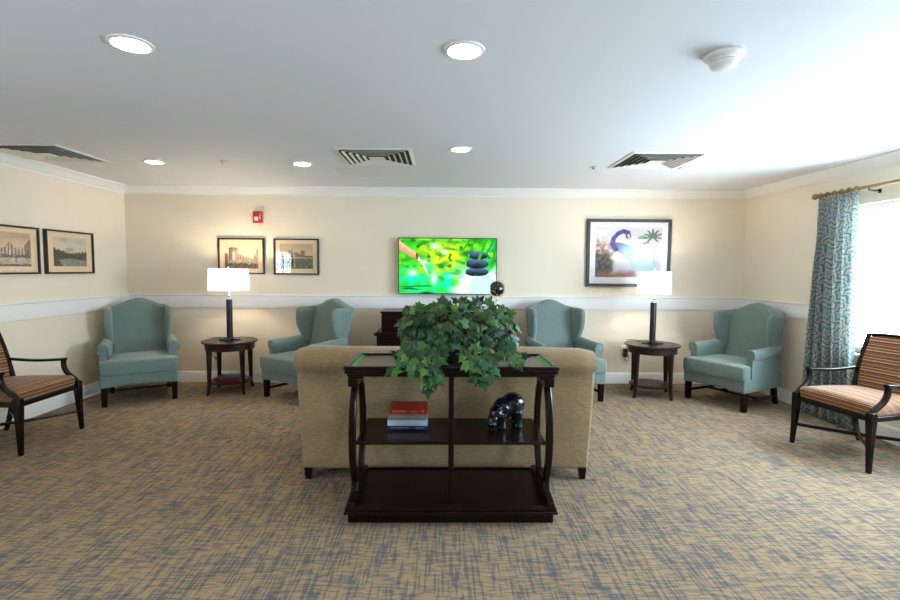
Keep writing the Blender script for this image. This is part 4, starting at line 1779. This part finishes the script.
def vent(x, y, label, s=0.65):
    t = thing('air_vent', label, 'air vent', (x, y, ZC), 0, 'square ceiling air vents')
    h = s / 2
    def sq(a, z):
        return [(-a, -a, z), (a, -a, z), (a, a, z), (-a, a, z)]
    bm = BM()
    loft(bm, [sq(h, -0.0005), sq(h, -0.006), sq(h - 0.028, -0.012), sq(h - 0.030, -0.0005)], close=True)
    obj('frame', bm, VENTM, t, smooth=False)
    bm = BM()
    box(bm, -h + 0.03, h - 0.03, -h + 0.03, h - 0.03, -0.004, -0.0015)
    obj('duct_opening', bm, VENTD, t, smooth=False)
    for k, a in enumerate((h - 0.066, h - 0.116, h - 0.166, h - 0.216)):
        bm = BM()
        loft(bm, [sq(a + 0.010, -0.018), sq(a + 0.010, -0.0165), sq(a - 0.006, -0.0055), sq(a - 0.010, -0.0060)], close=True)
        obj('louver', bm, VENTM, t, smooth=False)
    bm = BM()
    box(bm, -h + 0.255, h - 0.255, -h + 0.255, h - 0.255, -0.020, -0.016)
    box(bm, -0.01, 0.01, -0.01, 0.01, -0.017, -0.004)
    obj('centre_plate', bm, VENTM, t, smooth=False)


vent(-0.595, 4.40, 'square air vent in the middle of the ceiling, between two recessed lights')
vent(1.915, 4.43, 'square air vent on the right side of the ceiling near the window')
vent(-3.49, 4.37, 'square air vent at the left edge of the ceiling above the left wall prints')
bm = BM()
box(bm, -1.10, -0.65, 4.86, 5.31, ZC - 0.004, ZC)
tag(obj('access_panel', bm, mat('panel_paint', rgb(216, 215, 214), 0.6), bev=0.0015), 'flat square access panel in the ceiling behind the middle air vent', 'access panel')

t = thing('smoke_detector', 'round white smoke detector on the ceiling at the upper right', 'smoke detector', (1.29, 2.28, ZC))
bm = BM()
lathe(bm, [(0.082, -0.0005), (0.086, -0.008), (0.080, -0.020), (0.072, -0.024), (0.001, -0.024)], 40)
obj('mounting_ring', bm, WHITEP, t, ang=50)
bm = BM()
lathe(bm, [(0.058, -0.024), (0.056, -0.034), (0.062, -0.038), (0.060, -0.052), (0.048, -0.062), (0.001, -0.064)], 40)
obj('sensor_head', bm, WHITEP, t, ang=50)
bm = BM()
lathe(bm, [(0.052, -0.033), (0.0585, -0.0345), (0.0585, -0.0375), (0.052, -0.0385)], 40)
obj('grille_slot', bm, VENTD, t)
for x, y, lb in ((-2.07, 4.63, 'small ceiling sprinkler between the two left recessed lights'), (1.45, 4.73, 'small ceiling sprinkler left of the right air vent')):
    bm = BM()
    lathe(bm, [(0.034, -0.0005), (0.034, -0.004), (0.014, -0.006), (0.012, -0.018), (0.018, -0.020), (0.018, -0.022), (0.001, -0.024)], 20)
    tag(obj('ceiling_sprinkler', bm, mat('sprinkler_metal', (0.45, 0.42, 0.38, 1), 0.35, metal=1), loc=(x, y, ZC)), lb, 'sprinkler', 'ceiling sprinklers')

# ------------------------------------------------------------------ curtain and rod
RODX, RODZ = 3.70, 2.185
t = thing('curtain_rod', 'brass curtain rod with round finial above the window', 'curtain rod', (RODX, 4.765, RODZ))
bm = BM()
tube(bm, [(0, 0.0, 0), (0, -2.9, 0)], 0.014, 14)
obj('rod', bm, BRASS, t)
for sgn, y0 in ((1, 0.0), (-1, -2.9)):
    bm = BM()
    prof = [(0.014, 0), (0.020, 0.004), (0.020, 0.016), (0.013, 0.022), (0.026, 0.034), (0.030, 0.050), (0.026, 0.066), (0.012, 0.078), (0.001, 0.080)]
    rings = [[(r * cos(2 * pi * i / 20), y0 + sgn * z, r * sin(2 * pi * i / 20)) for i in range(20)] for r, z in prof]
    loft(bm, rings)
    obj('finial', bm, BRASS, t)
for y in (-0.56, -2.4):
    bm = BM()
    tube(bm, [(0, y, -0.014), (0, y, -0.030), (0.05, y, -0.035), (XR - RODX - 0.001, y, -0.035)], 0.007, 8)
    box(bm, XR - RODX - 0.008, XR - RODX, y - 0.012, y + 0.012, -0.055, -0.018)
    obj('bracket', bm, mat('dark_bronze', (0.02, 0.015, 0.012, 1), 0.4, metal=0.6), t)
for i in range(6):
    y = -0.055 - i * 0.083
    bm = BM()
    ring = [(0.024 * cos(a), y, 0.024 * sin(a) - 0.003) for a in [2 * pi * k / 20 for k in range(20)]]
    tube(bm, ring, 0.0055, 6, up=(0, 1, 0), close=True)
    tag(obj('curtain_ring', bm, BRASS, None, loc=(RODX, 4.80, RODZ)), 'small brass ring on the rod at the top of the curtain', 'curtain ring', 'curtain rings')

me = bpy.data.meshes.new('curtain')
vs, fs, uvs = [], [], []
NU, NV = 150, 50
for j in range(NV + 1):
    k = j / NV            # 0 top .. 1 bottom
    z = 2.158 - k * (2.158 - 0.030)
    for i in range(NU + 1):
        s = i / NU
        ya = 4.770 + 0.085 * k
        yb = 4.315 - 0.095 * k - 0.05 * sst(0.7, 1.0, k) * 0
        amp = 0.018 + 0.030 * sst(0.0, 0.35, k)
        ph = 2 * pi * 6 * s
        y = ya + (yb - ya) * s + 0.012 * sin(ph * 2 + 1) * k
        x = RODX + amp * sin(ph + 0.5 * sin(3.0 * s + 2 * k)) + 0.008 * sin(7 * s + 5 * k)
        vs.append((x, y, z))
        uvs.append((s * 1.25, z))
for j in range(NV):
    for i in range(NU):
        a = j * (NU + 1) + i
        fs.append((a, a + 1, a + NU + 2, a + NU + 1))
me.from_pydata(vs, [], fs)
uvl = me.uv_layers.new(name='UVMap')
for p in me.polygons:
    for li in p.loop_indices:
        uvl.data[li].uv = uvs[me.loops[li].vertex_index]
me.shade_smooth()
me.materials.append(CURTAIN)
cu = bpy.data.objects.new('curtain', me)
C.objects.link(cu)
sm = cu.modifiers.new('solidify', 'SOLIDIFY')
sm.thickness = 0.003
tag(cu, 'teal and beige patterned curtain hanging to the floor beside the window', 'curtain')
